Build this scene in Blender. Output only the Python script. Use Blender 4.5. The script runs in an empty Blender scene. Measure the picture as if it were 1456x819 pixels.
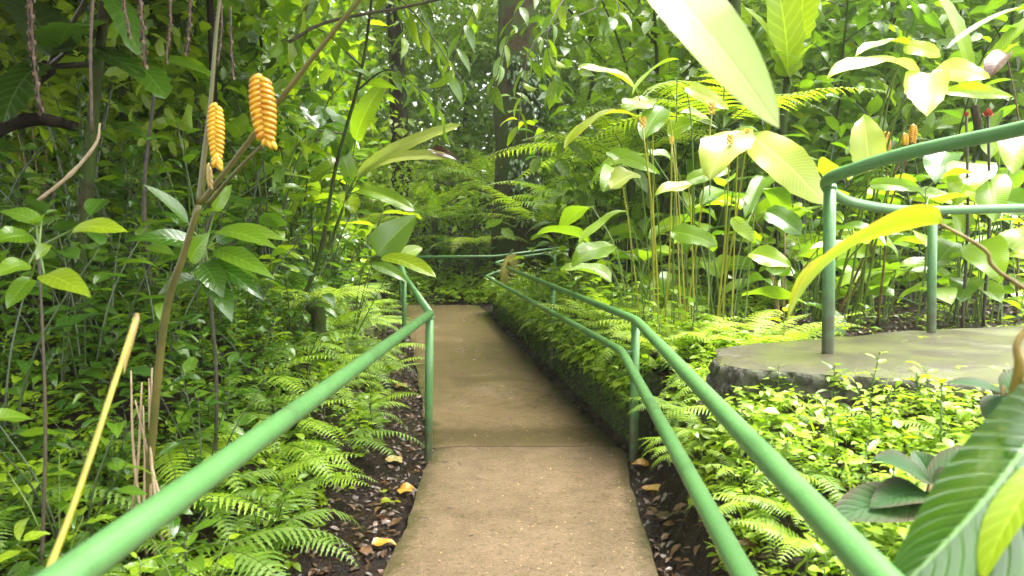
import bpy, math, random
import numpy as np
from mathutils import Vector, Matrix

sc = bpy.context.scene
COL = sc.collection
R = math.radians
rng = random.Random(7)
nrg = np.random.default_rng(11)

# ------------------------------------------------------------------ camera
CAMZ, PITCH, FPX = 1.45, R(3.51), 970.67          # eye height, downward tilt, focal length in photo pixels
cam_d = bpy.data.cameras.new('camera'); cam = bpy.data.objects.new('camera', cam_d); COL.objects.link(cam)
cam_d.sensor_width = 36; cam_d.lens = 24; cam_d.clip_start = 0.05; cam_d.clip_end = 400
cam.location = (0, 0, CAMZ); cam.rotation_euler = (R(90) - PITCH, 0, 0)
cam_d.dof.use_dof = True; cam_d.dof.focus_distance = 5.5; cam_d.dof.aperture_fstop = 3.0
sc.camera = cam
# ------------------------------------------------------------------ sky, sun, exposure
SUN_EL, SUN_AZ = R(72), R(65)                       # sun high, over the open side; azimuth from +Y towards +X
w = bpy.data.worlds.new('World'); sc.world = w; w.use_nodes = True
nt = w.node_tree; bg = nt.nodes['Background']
sky = nt.nodes.new('ShaderNodeTexSky'); sky.sky_type = 'NISHITA'; sky.sun_disc = False
sky.sun_elevation = SUN_EL; sky.sun_rotation = SUN_AZ; sky.dust_density = 4.0; sky.air_density = 1.0
hs = nt.nodes.new('ShaderNodeHueSaturation'); hs.inputs['Saturation'].default_value = 0.08
nt.links.new(sky.outputs[0], hs.inputs['Color']); nt.links.new(hs.outputs[0], bg.inputs[0])
bg.inputs[1].default_value = 0.15
sl = bpy.data.lights.new('sun', 'SUN'); so = bpy.data.objects.new('sun', sl); COL.objects.link(so)
sl.energy = 1.5; sl.angle = R(25); sl.color = (1.0, 0.96, 0.88)
sd = Vector((math.sin(SUN_AZ) * math.cos(SUN_EL), math.cos(SUN_AZ) * math.cos(SUN_EL), math.sin(SUN_EL)))
so.rotation_euler = (-sd).to_track_quat('-Z', 'Y').to_euler()
sc.view_settings.view_transform = 'Standard'; sc.view_settings.look = 'None'
sc.view_settings.gamma = 1.0; sc.view_settings.use_curve_mapping = False
sc.view_settings.exposure = 3.15
sc.render.engine = 'CYCLES'
cy = sc.cycles
cy.max_bounces = 8; cy.diffuse_bounces = 4; cy.glossy_bounces = 3; cy.transmission_bounces = 4
cy.volume_bounces = 1; cy.sample_clamp_indirect = 6.0; cy.use_denoising = True

def pix(px, py, Y):
    """world point seen at photo pixel (px, py) at forward distance Y"""
    x = (px - 728) / FPX; v = -(py - 409.5) / FPX
    d = np.array([x, math.cos(PITCH) + v * math.sin(PITCH), -math.sin(PITCH) + v * math.cos(PITCH)])
    return np.array([0, 0, CAMZ]) + d * (Y / d[1])
def to_px(p):
    x, y, z = p[0], p[1], p[2] - CAMZ
    f = y * math.cos(PITCH) - z * math.sin(PITCH); u = y * math.sin(PITCH) + z * math.cos(PITCH)
    return (728 + FPX * x / max(f, .01), 409.5 - FPX * u / max(f, .01))

# ------------------------------------------------------------------ node helpers
def new_mat(name):
    m = bpy.data.materials.new(name); m.use_nodes = True
    t = m.node_tree; p = t.nodes['Principled BSDF']; return m, t, p
def N(t, kind, **kw):
    n = t.nodes.new(kind)
    for k, v in kw.items():
        if k in n.inputs: n.inputs[k].default_value = v
        else: setattr(n, k, v)
    return n
def math_n(t, op, a, b=None, c=None):
    n = t.nodes.new('ShaderNodeMath'); n.operation = op
    for i, v in enumerate((a, b, c)):
        if v is None: continue
        if isinstance(v, (int, float)): n.inputs[i].default_value = v
        else: t.links.new(v, n.inputs[i])
    return n.outputs[0]
def mix_c(t, fac, a, b, mode='MIX'):
    n = t.nodes.new('ShaderNodeMix'); n.data_type = 'RGBA'; n.blend_type = mode
    for s, v in ((0, fac), (6, a), (7, b)):
        if isinstance(v, (int, float)): n.inputs[s].default_value = v
        elif isinstance(v, tuple): n.inputs[s].default_value = (*v, 1)
        else: t.links.new(v, n.inputs[s])
    return n.outputs[2]
def ramp(t, fac, stops):
    n = t.nodes.new('ShaderNodeValToRGB'); e = n.color_ramp.elements
    while len(e) < len(stops): e.new(0.5)
    for i, (p, c) in enumerate(stops):
        e[i].position = p; e[i].color = (*c, 1) if isinstance(c, tuple) else (c, c, c, 1)
    t.links.new(fac, n.inputs[0]); return n.outputs[0]
def noise(t, scale, detail=4, rough=.55, coord='Object', vec=None):
    n = N(t, 'ShaderNodeTexNoise'); n.inputs['Scale'].default_value = scale
    n.inputs['Detail'].default_value = detail; n.inputs['Roughness'].default_value = rough
    if vec is None:
        tc = t.nodes.new('ShaderNodeTexCoord'); vec = tc.outputs[coord]
    t.links.new(vec, n.inputs['Vector']); return n.outputs[0]
def bump(t, h, strength, dist, p, key='Normal'):
    b = t.nodes.new('ShaderNodeBump'); b.inputs['Strength'].default_value = strength; b.inputs['Distance'].default_value = dist
    t.links.new(h, b.inputs['Height']); t.links.new(b.outputs[0], p.inputs[key]); return b.outputs[0]

MATS = {}
def leaf_mat(name, c1, c2, trans=.42, tcol=None, rough=.32, veins=9, slope=.35, vein_amt=.25, bstr=.35, rib=.35, spots=0, spotcol=(.25, .12, .02), coat=.45, edge=None):
    if c2[1] > c2[0] and name != 'leaf_purple': c1, c2 = [(c[0] * 1.14, c[1] * .98, c[2] * .5) for c in (c1, c2)]   # rain-forest greens lean to yellow
    m, t, p = new_mat(name); L = t.links
    oi = t.nodes.new('ShaderNodeObjectInfo'); ge = t.nodes.new('ShaderNodeNewGeometry')
    rnd = math_n(t, 'FRACT', math_n(t, 'ADD', oi.outputs['Random'], ge.outputs['Random Per Island']))
    rn2 = math_n(t, 'FRACT', math_n(t, 'MULTIPLY', rnd, 7.31))
    uv = t.nodes.new('ShaderNodeUVMap'); sp = t.nodes.new('ShaderNodeSeparateXYZ'); L.new(uv.outputs[0], sp.inputs[0])
    au = math_n(t, 'ABSOLUTE', math_n(t, 'SUBTRACT', sp.outputs[0], .5))
    s = math_n(t, 'SUBTRACT', math_n(t, 'MULTIPLY_ADD', noise(t, 6, 2), .05, sp.outputs[1]), math_n(t, 'MULTIPLY', au, slope))
    wv = math_n(t, 'SINE', math_n(t, 'MULTIPLY', s, veins * 6.2832))
    vein = math_n(t, 'POWER', math_n(t, 'MULTIPLY_ADD', wv, .5, .5), 6.0)
    ribm = math_n(t, 'LESS_THAN', au, .022)
    base = mix_c(t, rnd, c1, c2)
    nz = noise(t, 9, 3)
    base = mix_c(t, math_n(t, 'MULTIPLY', nz, .55), base, mix_c(t, 1.0, base, (.62, .66, .5), 'MULTIPLY'))
    lite = tuple(min(1, c * 1.5 + .03) for c in c2)
    base = mix_c(t, math_n(t, 'MULTIPLY', vein, vein_amt), base, lite)
    base = mix_c(t, math_n(t, 'MULTIPLY', ribm, rib), base, tuple(min(1, c * 1.7 + .05) for c in c2))
    if edge:
        base = mix_c(t, math_n(t, 'MULTIPLY', math_n(t, 'POWER', math_n(t, 'MULTIPLY', au, 2.0), 3.0), math_n(t, 'MULTIPLY', noise(t, 5, 3), 1.3)), base, edge)
    if spots:
        s2 = ramp(t, noise(t, 22, 5, .7), [(.60 - spots, 0.0), (.68 - spots * .5, 1.0)])
        base = mix_c(t, s2, base, spotcol)
    # undersides are paler and duller than the upper face
    base_b = mix_c(t, math_n(t, 'MULTIPLY', ge.outputs['Backfacing'], .35), base, tuple(c * 1.3 + .03 for c in c2))
    L.new(base_b, p.inputs['Base Color'])
    rr = math_n(t, 'MULTIPLY_ADD', rn2, .2, rough - .08)
    rr = math_n(t, 'ADD', rr, math_n(t, 'MULTIPLY', ge.outputs['Backfacing'], .2))
    L.new(rr, p.inputs['Roughness'])
    p.inputs['Coat Weight'].default_value = coat; p.inputs['Coat Roughness'].default_value = .12
    h = math_n(t, 'ADD', math_n(t, 'MULTIPLY', vein, -.7), math_n(t, 'MULTIPLY', math_n(t, 'MINIMUM', math_n(t, 'MULTIPLY', au, 14.0), 1.0), 1.0))
    bn = bump(t, h, bstr * .8, .004, p); L.new(bn, p.inputs['Coat Normal'])
    tr = t.nodes.new('ShaderNodeBsdfTranslucent')
    tc = tcol or (1.7, 1.8, .5)
    tcm = mix_c(t, 1.0, base, tc, 'MULTIPLY'); L.new(tcm, tr.inputs['Color'])
    mx = t.nodes.new('ShaderNodeMixShader'); mx.inputs[0].default_value = trans
    L.new(p.outputs[0], mx.inputs[1]); L.new(tr.outputs[0], mx.inputs[2])
    L.new(mx.outputs[0], t.nodes['Material Output'].inputs['Surface'])
    MATS[name] = m; return m

leaf_mat('leaf_lime', (.14, .26, .016), (.22, .34, .025), trans=.45, veins=9)
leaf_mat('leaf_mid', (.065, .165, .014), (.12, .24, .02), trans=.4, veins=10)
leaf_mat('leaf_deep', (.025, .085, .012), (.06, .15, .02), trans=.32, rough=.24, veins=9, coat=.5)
leaf_mat('leaf_shade', (.012, .04, .008), (.04, .09, .014), trans=.25, rough=.26, veins=8, coat=.4)  # green darkened so the colour itself carries the shade of the back layers
leaf_mat('leaf_paddle', (.12, .25, .02), (.2, .34, .04), trans=.42, rough=.3, veins=26, slope=.22, vein_amt=.3, bstr=.5, coat=.3)
leaf_mat('leaf_paddle_deep', (.05, .14, .016), (.10, .21, .03), trans=.35, rough=.25, veins=22, slope=.25, bstr=.5, coat=.5)
leaf_mat('leaf_pale', (.30, .42, .16), (.42, .52, .26), trans=.4, tcol=(1.15, 1.3, .75), rough=.34, veins=30, slope=.25, vein_amt=.25, bstr=.4, coat=.4, edge=(.36, .40, .04))
leaf_mat('leaf_white', (.34, .48, .27), (.42, .54, .33), trans=.22, tcol=(.8, 1.05, .6), rough=.28, veins=12, slope=2.2, vein_amt=.5, bstr=.8, rib=.5, coat=.5, edge=(.30, .42, .08))  # white glare of the overhead blade is put into its base colour
leaf_mat('leaf_yellow', (.14, .27, .014), (.20, .32, .022), trans=.45, tcol=(1.5, 1.5, .6), rough=.38, veins=24, slope=.6, vein_amt=.15, bstr=.4, spots=.02, edge=(.5, .38, .02))
leaf_mat('leaf_purple', (.018, .058, .012), (.030, .078, .018), trans=.15, rough=.5, veins=11, slope=.5, vein_amt=.15, bstr=.6, coat=.0, rib=.1, edge=(.07, .035, .03))
MATS['leaf_purple'].node_tree.nodes['Principled BSDF'].inputs['Specular IOR Level'].default_value = .15
leaf_mat('leaf_striped', (.026, .092, .009), (.038, .115, .012), trans=.25, rough=.2, veins=17, slope=.5, vein_amt=.15, bstr=.6, rib=1.0, coat=.9)
leaf_mat('fern_green', (.13, .28, .018), (.22, .38, .03), trans=.4, veins=6, rough=.34, coat=.3)
leaf_mat('fern_deep', (.06, .16, .016), (.11, .22, .024), trans=.35, veins=6, rough=.35, coat=.2)
leaf_mat('fern_pale', (.22, .38, .05), (.32, .47, .09), trans=.45, veins=6, rough=.42, coat=.1)
leaf_mat('fern_dead', (.36, .27, .05), (.42, .36, .08), trans=.35, tcol=(1.2, 1.1, .8), veins=5, rough=.6, coat=0)
leaf_mat('cover_green', (.13, .27, .012), (.24, .38, .03), trans=.42, veins=4, rough=.36, coat=.2)
leaf_mat('cover_lime', (.18, .34, .02), (.30, .45, .05), trans=.45, veins=4, rough=.4, coat=.2)
leaf_mat('crown_green', (.04, .10, .012), (.13, .24, .025), trans=.36, veins=5, rough=.35, coat=.2)
leaf_mat('forest_green', (.035, .09, .014), (.14, .25, .035), trans=.36, veins=4, rough=.4, coat=.15)
leaf_mat('leaf_dry', (.05, .022, .009), (.12, .052, .020), trans=.12, tcol=(1.2, .8, .5), veins=9, rough=.4, spots=.05, spotcol=(.05, .025, .012), coat=.3)
leaf_mat('leaf_rot', (.022, .011, .006), (.065, .032, .014), trans=.05, tcol=(1.2, .8, .5), veins=9, rough=.45, coat=.2)
leaf_mat('leaf_orange', (.34, .12, .008), (.38, .22, .012), trans=.15, tcol=(1.2, 1, .6), veins=8, rough=.4, spots=.03, spotcol=(.2, .07, .01), coat=.3)
leaf_mat('leaf_straw', (.3, .2, .06), (.36, .28, .09), trans=.15, tcol=(1.2, 1, .6), veins=8, rough=.5, spots=.03, coat=.1)

def plain(name, c1, c2, scale=20, rough=.5, bstr=.3, bd=.01, spec=.5, coat=0, det=5):
    m, t, p = new_mat(name)
    n = noise(t, scale, det); oi = t.nodes.new('ShaderNodeObjectInfo')
    f = math_n(t, 'ADD', ramp(t, n, [(.3, 0.0), (.7, 1.0)]), math_n(t, 'MULTIPLY_ADD', oi.outputs['Random'], .4, -.2))
    t.links.new(mix_c(t, f, c1, c2), p.inputs['Base Color'])
    p.inputs['Roughness'].default_value = rough; p.inputs['Specular IOR Level'].default_value = spec
    p.inputs['Coat Weight'].default_value = coat
    bump(t, noise(t, scale * 2.5, 4), bstr, bd, p); MATS[name] = m; return m
plain('stalk_green', (.06, .12, .012), (.12, .17, .02), 12, .35, .15, .004)
plain('stalk_yellow', (.24, .24, .02), (.32, .29, .03), 10, .35, .15, .004)
plain('stalk_shade', (.018, .032, .006), (.04, .06, .010), 12, .4, .15, .004)
plain('stalk_cut', (.15, .13, .012), (.34, .31, .025), 7, .4, .3, .004)
plain('stalk_brown', (.10, .055, .02), (.2, .15, .035), 14, .5, .4, .006)
plain('stalk_olive', (.06, .06, .010), (.11, .09, .016), 8, .4, .3, .006)
plain('stem_dark', (.02, .016, .009), (.06, .045, .02), 20, .55, .5, .008)
plain('dry_string', (.03, .017, .010), (.12, .065, .03), 40, .6, .5, .006)
plain('twig', (.26, .18, .10), (.38, .29, .18), 20, .6, .4, .004)
plain('flower_yellow', (.42, .17, .004), (.62, .38, .014), 34, .35, .2, .004, coat=.2)
plain('flower_cone', (.55, .36, .06), (.62, .50, .10), 30, .45, .3, .004)
plain('flower_red', (.28, .015, .010), (.4, .06, .02), 25, .45, .2, .004)
plain('orange_sheath', (.12, .065, .012), (.2, .14, .02), 16, .45, .3, .006)
# bark with moss
def bark(name, c1, c2, moss, mossamt, scale=9):
    m, t, p = new_mat(name)
    tc = t.nodes.new('ShaderNodeTexCoord'); mp = t.nodes.new('ShaderNodeMapping'); mp.inputs['Scale'].default_value = (1, 1, .22)
    t.links.new(tc.outputs['Object'], mp.inputs[0])
    n = noise(t, scale, 6, .65, vec=mp.outputs[0]); n2 = noise(t, 2.3, 5, .6)
    n = math_n(t, 'MULTIPLY_ADD', noise(t, 30, 6, .75, vec=mp.outputs[0]), .6, math_n(t, 'MULTIPLY_ADD', n, .8, -.2))
    c = mix_c(t, ramp(t, n, [(.36, 0.0), (.62, 1.0)]), c1, c2)
    c = mix_c(t, ramp(t, n2, [(.62 - mossamt, 0.0), (.72 - mossamt, 1.0)]), c, mix_c(t, noise(t, 60, 3), moss, tuple(x * 1.7 for x in moss)))
    t.links.new(c, p.inputs['Base Color']); p.inputs['Roughness'].default_value = .9; p.inputs['Specular IOR Level'].default_value = .2
    bump(t, math_n(t, 'ADD', n, math_n(t, 'MULTIPLY', noise(t, 40, 4), .4)), .8, .04, p); MATS[name] = m
bark('bark_brown', (.018, .012, .006), (.07, .044, .02), (.03, .046, .007), .20)
bark('bark_mossy', (.02, .014, .008), (.06, .042, .02), (.026, .042, .007), .22)
bark('bark_dark', (.010, .007, .005), (.034, .023, .013), (.03, .045, .01), .10)
bark('bark_grey', (.04, .032, .022), (.11, .09, .06), (.04, .06, .015), .14)

# wet brown concrete of the path
def concrete(name, c1, c2, green=.0, speck=.5, band=None, dry=0.):
    m, t, p = new_mat(name)
    big = noise(t, 1.3, 5, .6); med = noise(t, 7, 6, .65); fine = noise(t, 46, 5, .75)
    c = mix_c(t, ramp(t, med, [(.3, 0.0), (.72, 1.0)]), c1, c2)
    c = mix_c(t, ramp(t, big, [(.46, 0.0), (.70, .55)]), c, tuple(x * .6 for x in c1))
    c = mix_c(t, math_n(t, 'MULTIPLY', ramp(t, fine, [(.53, 0.0), (.66, 1.0)]), speck), c, tuple(x * .35 for x in c1))
    c = mix_c(t, math_n(t, 'MULTIPLY', ramp(t, noise(t, 100, 2), [(.63, 0.0), (.70, 1.0)]), .7), c, tuple(min(1, x * 1.7 + .05) for x in c2))
    c = mix_c(t, math_n(t, 'MULTIPLY', ramp(t, noise(t, 18, 6, .75), [(.58, 0.0), (.66, 1.0)]), .6), c, tuple(x * .45 for x in c1))
    if green: c = mix_c(t, math_n(t, 'MULTIPLY', ramp(t, noise(t, 3.1, 5), [(.45, 0.0), (.62, 1.0)]), green), c, (.11, .13, .02))
    t.links.new(c, p.inputs['Base Color'])
    uvn = t.nodes.new('ShaderNodeUVMap'); su = t.nodes.new('ShaderNodeSeparateXYZ'); t.links.new(uvn.outputs[0], su.inputs[0])
    ed = math_n(t, 'ADD', math_n(t, 'MULTIPLY', math_n(t, 'ABSOLUTE', math_n(t, 'SUBTRACT', su.outputs[0], .5)), 2.0), math_n(t, 'MULTIPLY_ADD', noise(t, 5, 6, .7), .5, -.25))
    c = mix_c(t, math_n(t, 'MULTIPLY', ramp(t, ed, [(.84, 0.0), (1.0, 1.0)]), .75), c, (.03, .027, .010))
    t.links.new(c, p.inputs['Base Color'])
    if band:                                             # damp strip where water stands against the joint
        tb = t.nodes.new('ShaderNodeTexCoord'); sb_ = t.nodes.new('ShaderNodeSeparateXYZ'); t.links.new(tb.outputs['Object'], sb_.inputs[0])
        dy = math_n(t, 'ADD', math_n(t, 'ABSOLUTE', math_n(t, 'SUBTRACT', sb_.outputs[1], sum(band) / 2)), math_n(t, 'MULTIPLY_ADD', noise(t, 4, 5, .7), .5, -.25))
        c = mix_c(t, math_n(t, 'MULTIPLY', ramp(t, dy, [(.12, 1.0), (.36, 0.0)]), .5), c, (.035, .024, .010)); t.links.new(c, p.inputs['Base Color'])
    wet = ramp(t, math_n(t, 'ADD', big, math_n(t, 'MULTIPLY', med, .25)), [(.36, .45 + dry), (.58, .16 + dry)])
    t.links.new(wet, p.inputs['Roughness'])
    bump(t, math_n(t, 'ADD', math_n(t, 'MULTIPLY', med, 1.0), math_n(t, 'MULTIPLY', fine, .9)), .5, .011, p); MATS[name] = m
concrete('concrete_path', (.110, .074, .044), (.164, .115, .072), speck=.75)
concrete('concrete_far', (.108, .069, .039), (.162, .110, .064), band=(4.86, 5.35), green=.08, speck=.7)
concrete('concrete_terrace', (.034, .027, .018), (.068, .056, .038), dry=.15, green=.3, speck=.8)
# soil and moss
m, t, p = new_mat('soil')
c = mix_c(t, ramp(t, noise(t, 9, 7, .7), [(.32, 0.0), (.68, 1.0)]), (.006, .0035, .002), (.034, .018, .009))
c = mix_c(t, math_n(t, 'MULTIPLY', ramp(t, noise(t, 70, 3), [(.60, 0.0), (.7, 1.0)]), .7), c, (.08, .05, .025))
t.links.new(c, p.inputs['Base Color'])
t.links.new(ramp(t, noise(t, 4, 4), [(.42, .75), (.6, .3)]), p.inputs['Roughness']); p.inputs['Specular IOR Level'].default_value = .25
bump(t, math_n(t, 'ADD', noise(t, 14, 6, .7), math_n(t, 'MULTIPLY', noise(t, 45, 4), .7)), 1.0, .12, p); MATS['soil'] = m
m, t, p = new_mat('moss_stone')
c = mix_c(t, ramp(t, noise(t, 5, 6, .7), [(.36, 0.0), (.6, 1.0)]), (.022, .018, .010), (.06, .095, .012))
c = mix_c(t, math_n(t, 'MULTIPLY', ramp(t, noise(t, 40, 4), [(.5, 0.0), (.65, 1.0)]), .6), c, (.10, .14, .02))
t.links.new(c, p.inputs['Base Color']); p.inputs['Roughness'].default_value = .85
bump(t, math_n(t, 'ADD', noise(t, 22, 6, .7), noise(t, 90, 3)), 1.0, .03, p); MATS['moss_stone'] = m
m, t, p = new_mat('rough_stone')
c = mix_c(t, ramp(t, noise(t, 14, 7, .7), [(.36, 0.0), (.62, 1.0)]), (.02, .017, .013), (.16, .14, .11))
c = mix_c(t, ramp(t, noise(t, 4, 5), [(.48, 0.0), (.62, 1.0)]), c, (.06, .08, .02))
t.links.new(c, p.inputs['Base Color']); p.inputs['Roughness'].default_value = .7
bump(t, noise(t, 25, 7, .7), 1.0, .05, p); MATS['rough_stone'] = m
# weathered green gloss paint; the feet of the posts are dirty
def paint(name, dirty):
    m, t, p = new_mat(name)
    c = mix_c(t, noise(t, 5, 4), (.050, .138, .038), (.072, .175, .052))
    tc = t.nodes.new('ShaderNodeTexCoord')
    fl = ramp(t, noise(t, 26, 5, .7), [(.60, 0.0), (.72, 1.0)])
    c = mix_c(t, math_n(t, 'MULTIPLY', fl, .6), c, (.015, .06, .02))
    sp = ramp(t, noise(t, 60, 3, .7), [(.70, 0.0), (.73, 1.0)])
    c = mix_c(t, math_n(t, 'MULTIPLY', sp, .5), c, (.12, .2, .12))
    ch = ramp(t, noise(t, 34, 6, .8), [(.655, 0.0), (.67, 1.0)]); c = mix_c(t, math_n(t, 'MULTIPLY', ch, .8), c, (.035, .022, .012))
    stn = ramp(t, noise(t, 3.5, 5, .7), [(.52, 0.0), (.68, 1.0)]); c = mix_c(t, math_n(t, 'MULTIPLY', stn, .45), c, (.03, .06, .02))
    if dirty:
        s = t.nodes.new('ShaderNodeSeparateXYZ'); t.links.new(tc.outputs['Object'], s.inputs[0])
        d = math_n(t, 'SUBTRACT', math_n(t, 'MULTIPLY_ADD', noise(t, 12, 5, .7), 1.1, -.05), math_n(t, 'MULTIPLY', s.outputs[2], 1.15))
        c = mix_c(t, math_n(t, 'MULTIPLY', ramp(t, d, [(.0, 0.0), (.35, 1.0)]), .9), c, (.045, .042, .02))
    t.links.new(c, p.inputs['Base Color']); p.inputs['Roughness'].default_value = .38
    t.links.new(math_n(t, 'MULTIPLY_ADD', noise(t, 18, 4), .3, .25), p.inputs['Roughness'])
    bump(t, math_n(t, 'ADD', noise(t, 45, 4), math_n(t, 'MULTIPLY', fl, .5)), .25, .004, p); MATS[name] = m
paint('paint_green', False); paint('paint_post', True)

# ------------------------------------------------------------------ mesh helpers
def unit(v):
    v = np.asarray(v, float); return v / (np.linalg.norm(v) + 1e-12)
class Geo:
    def __init__(s): s.V = []; s.F = []; s.UV = []; s.MI = []; s.n = 0
    def add(s, part, mi=0):
        V, F, UV = part
        s.F += [tuple(int(i) + s.n for i in f) for f in F]; s.MI += [mi] * len(F)
        s.V.append(np.asarray(V, float)); s.UV.append(np.asarray(UV, float)); s.n += len(V); return s
    def mesh(s, name, mats, smooth=True):
        me = bpy.data.meshes.new(name)
        V = np.concatenate(s.V); UV = np.concatenate(s.UV)
        me.from_pydata(V.tolist(), [], s.F)
        for mt in (mats if isinstance(mats, (list, tuple)) else [mats]): me.materials.append(MATS[mt])
        me.polygons.foreach_set('material_index', s.MI)
        me.polygons.foreach_set('use_smooth', [smooth] * len(s.F))
        uvl = me.uv_layers.new(name='UVMap')
        li = np.empty(len(me.loops), np.int32); me.loops.foreach_get('vertex_index', li)
        uvl.data.foreach_set('uv', UV[li].astype(np.float32).ravel())
        me.update(); return me
def link(name, me, parent=None, loc=None):
    o = bpy.data.objects.new(name, me); COL.objects.link(o)
    if parent is not None: o.parent = parent
    if loc is not None: o.location = loc
    return o
def thing(name, label, cat, loc=(0, 0, 0), rz=0, scale=1, group=None):
    o = bpy.data.objects.new(name, None); COL.objects.link(o); o.empty_display_size = .1
    o.location = tuple(float(c) for c in loc); o.rotation_euler = (0, 0, rz); o.scale = (scale,) * 3
    tag(o, label, cat, group); return o
def tag(o, label, cat, group=None):
    o['label'] = label; o['category'] = cat
    if group: o['group'] = group
    return o
def catmull(pts, n=6):
    P = np.asarray(pts, float)
    if len(P) < 3: return P
    Q = np.vstack([2 * P[0] - P[1], P, 2 * P[-1] - P[-2]]); out = []
    for i in range(1, len(Q) - 2):
        for k in range(n):
            t = k / n; a, b, c, d = Q[i - 1], Q[i], Q[i + 1], Q[i + 2]
            out.append(.5 * (2 * b + (c - a) * t + (2 * a - 5 * b + 4 * c - d) * t * t + (3 * b - a - 3 * c + d) * t ** 3))
    out.append(P[-1]); return np.array(out)
def tube(pts, rad, n=8, wob=0, caps=True):
    P = np.asarray(pts, float); m = len(P)
    r = np.asarray(rad, float)
    if r.ndim == 0: r = np.full(m, float(r))
    elif len(r) != m: r = np.interp(np.linspace(0, 1, m), np.linspace(0, 1, len(r)), r)
    T = np.gradient(P, axis=0); T /= np.linalg.norm(T, axis=1)[:, None] + 1e-12
    a = np.array([0, 0, 1.]) if abs(T[0][2]) < .9 else np.array([1., 0, 0])
    u = unit(np.cross(T[0], a)); V = []; UV = []
    ang = np.arange(n) / n * 2 * np.pi
    for i in range(m):
        u = unit(u - T[i] * np.dot(u, T[i])); v = np.cross(T[i], u)
        rr = r[i] * (1 + (wob * nrg.normal(size=n) if wob else 0))
        V.append(P[i] + (np.cos(ang) * rr)[:, None] * u + (np.sin(ang) * rr)[:, None] * v)
        UV.append(np.stack([np.arange(n) / n, np.full(n, i / (m - 1))], 1))
    V = np.concatenate(V); UV = np.concatenate(UV)
    F = [(i * n + k, i * n + (k + 1) % n, (i + 1) * n + (k + 1) % n, (i + 1) * n + k) for i in range(m - 1) for k in range(n)]
    if caps: F += [tuple(range(n - 1, -1, -1)), tuple(range((m - 1) * n, m * n))]
    return V, F, UV
def fillet(pts, rad, n=6):
    P = [np.asarray(p, float) for p in pts]; out = [P[0]]
    for i in range(1, len(P) - 1):
        a, b, c = P[i - 1], P[i], P[i + 1]
        d1, d2 = unit(a - b), unit(c - b); l = min(rad, .45 * np.linalg.norm(a - b), .45 * np.linalg.norm(c - b))
        p, q = b + d1 * l, b + d2 * l
        for k in range(n + 1):
            t = k / n; out.append((1 - t) ** 2 * p + 2 * t * (1 - t) * b + t * t * q)
    out.append(P[-1]); return np.array(out)
SHAPES = {'ovate': (.55, .95), 'lance': (.75, 1.15), 'paddle': (.5, .72), 'heart': (.3, .85), 'strap': (.35, .7), 'oval': (.5, .68), 'banana': (.3, .4)}
def prof(shape, t):
    a, b = SHAPES[shape]; tm = a / (a + b); pk = tm ** a * (1 - tm) ** b
    return np.maximum((np.clip(t, 1e-6, 1) ** a) * (np.clip(1 - t, 0, 1) ** b) / pk, .012)
def blade(p0, d, n, L, W, shape='ovate', bend=.7, fold=.25, wave=0., twist=0., nl=8, nh=2, ph=0., tear=0.):
    p0 = np.asarray(p0, float); d = unit(d); n = unit(np.asarray(n, float) - d * np.dot(n, d)); s = np.cross(d, n)
    t = np.linspace(0, 1, nl + 1); a = bend * t
    tan = np.cos(a)[:, None] * d - np.sin(a)[:, None] * n; nor = np.sin(a)[:, None] * d + np.cos(a)[:, None] * n
    c = p0 + np.vstack([np.zeros(3), np.cumsum((tan[:-1] + tan[1:]) / 2 * (L / nl), axis=0)])
    w_ = prof(shape, t) * W / 2; us = np.linspace(-1, 1, 2 * nh + 1)
    V = []; UV = []
    for i in range(nl + 1):
        tw = twist * t[i]; sv = math.cos(tw) * s + math.sin(tw) * nor[i]; nv = -math.sin(tw) * s + math.cos(tw) * nor[i]
        for u in us:
            ww = w_[i] * (1 - (tear * abs(u) * (.5 + .5 * math.sin(t[i] * 40 + ph + (3 if u > 0 else 0))) if tear else 0))
            V.append(c[i] + sv * u * ww * math.cos(fold) + nv * (abs(u) * ww * math.sin(fold) + wave * W * math.sin(t[i] * 9 + ph + (1.6 if u > 0 else 0)) * u * u))
            UV.append((u * .5 + .5, t[i]))
    k = 2 * nh + 1
    F = [(i * k + j, i * k + j + 1, (i + 1) * k + j + 1, (i + 1) * k + j) for i in range(nl) for j in range(2 * nh)]
    return np.array(V), F, np.array(UV)
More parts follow.
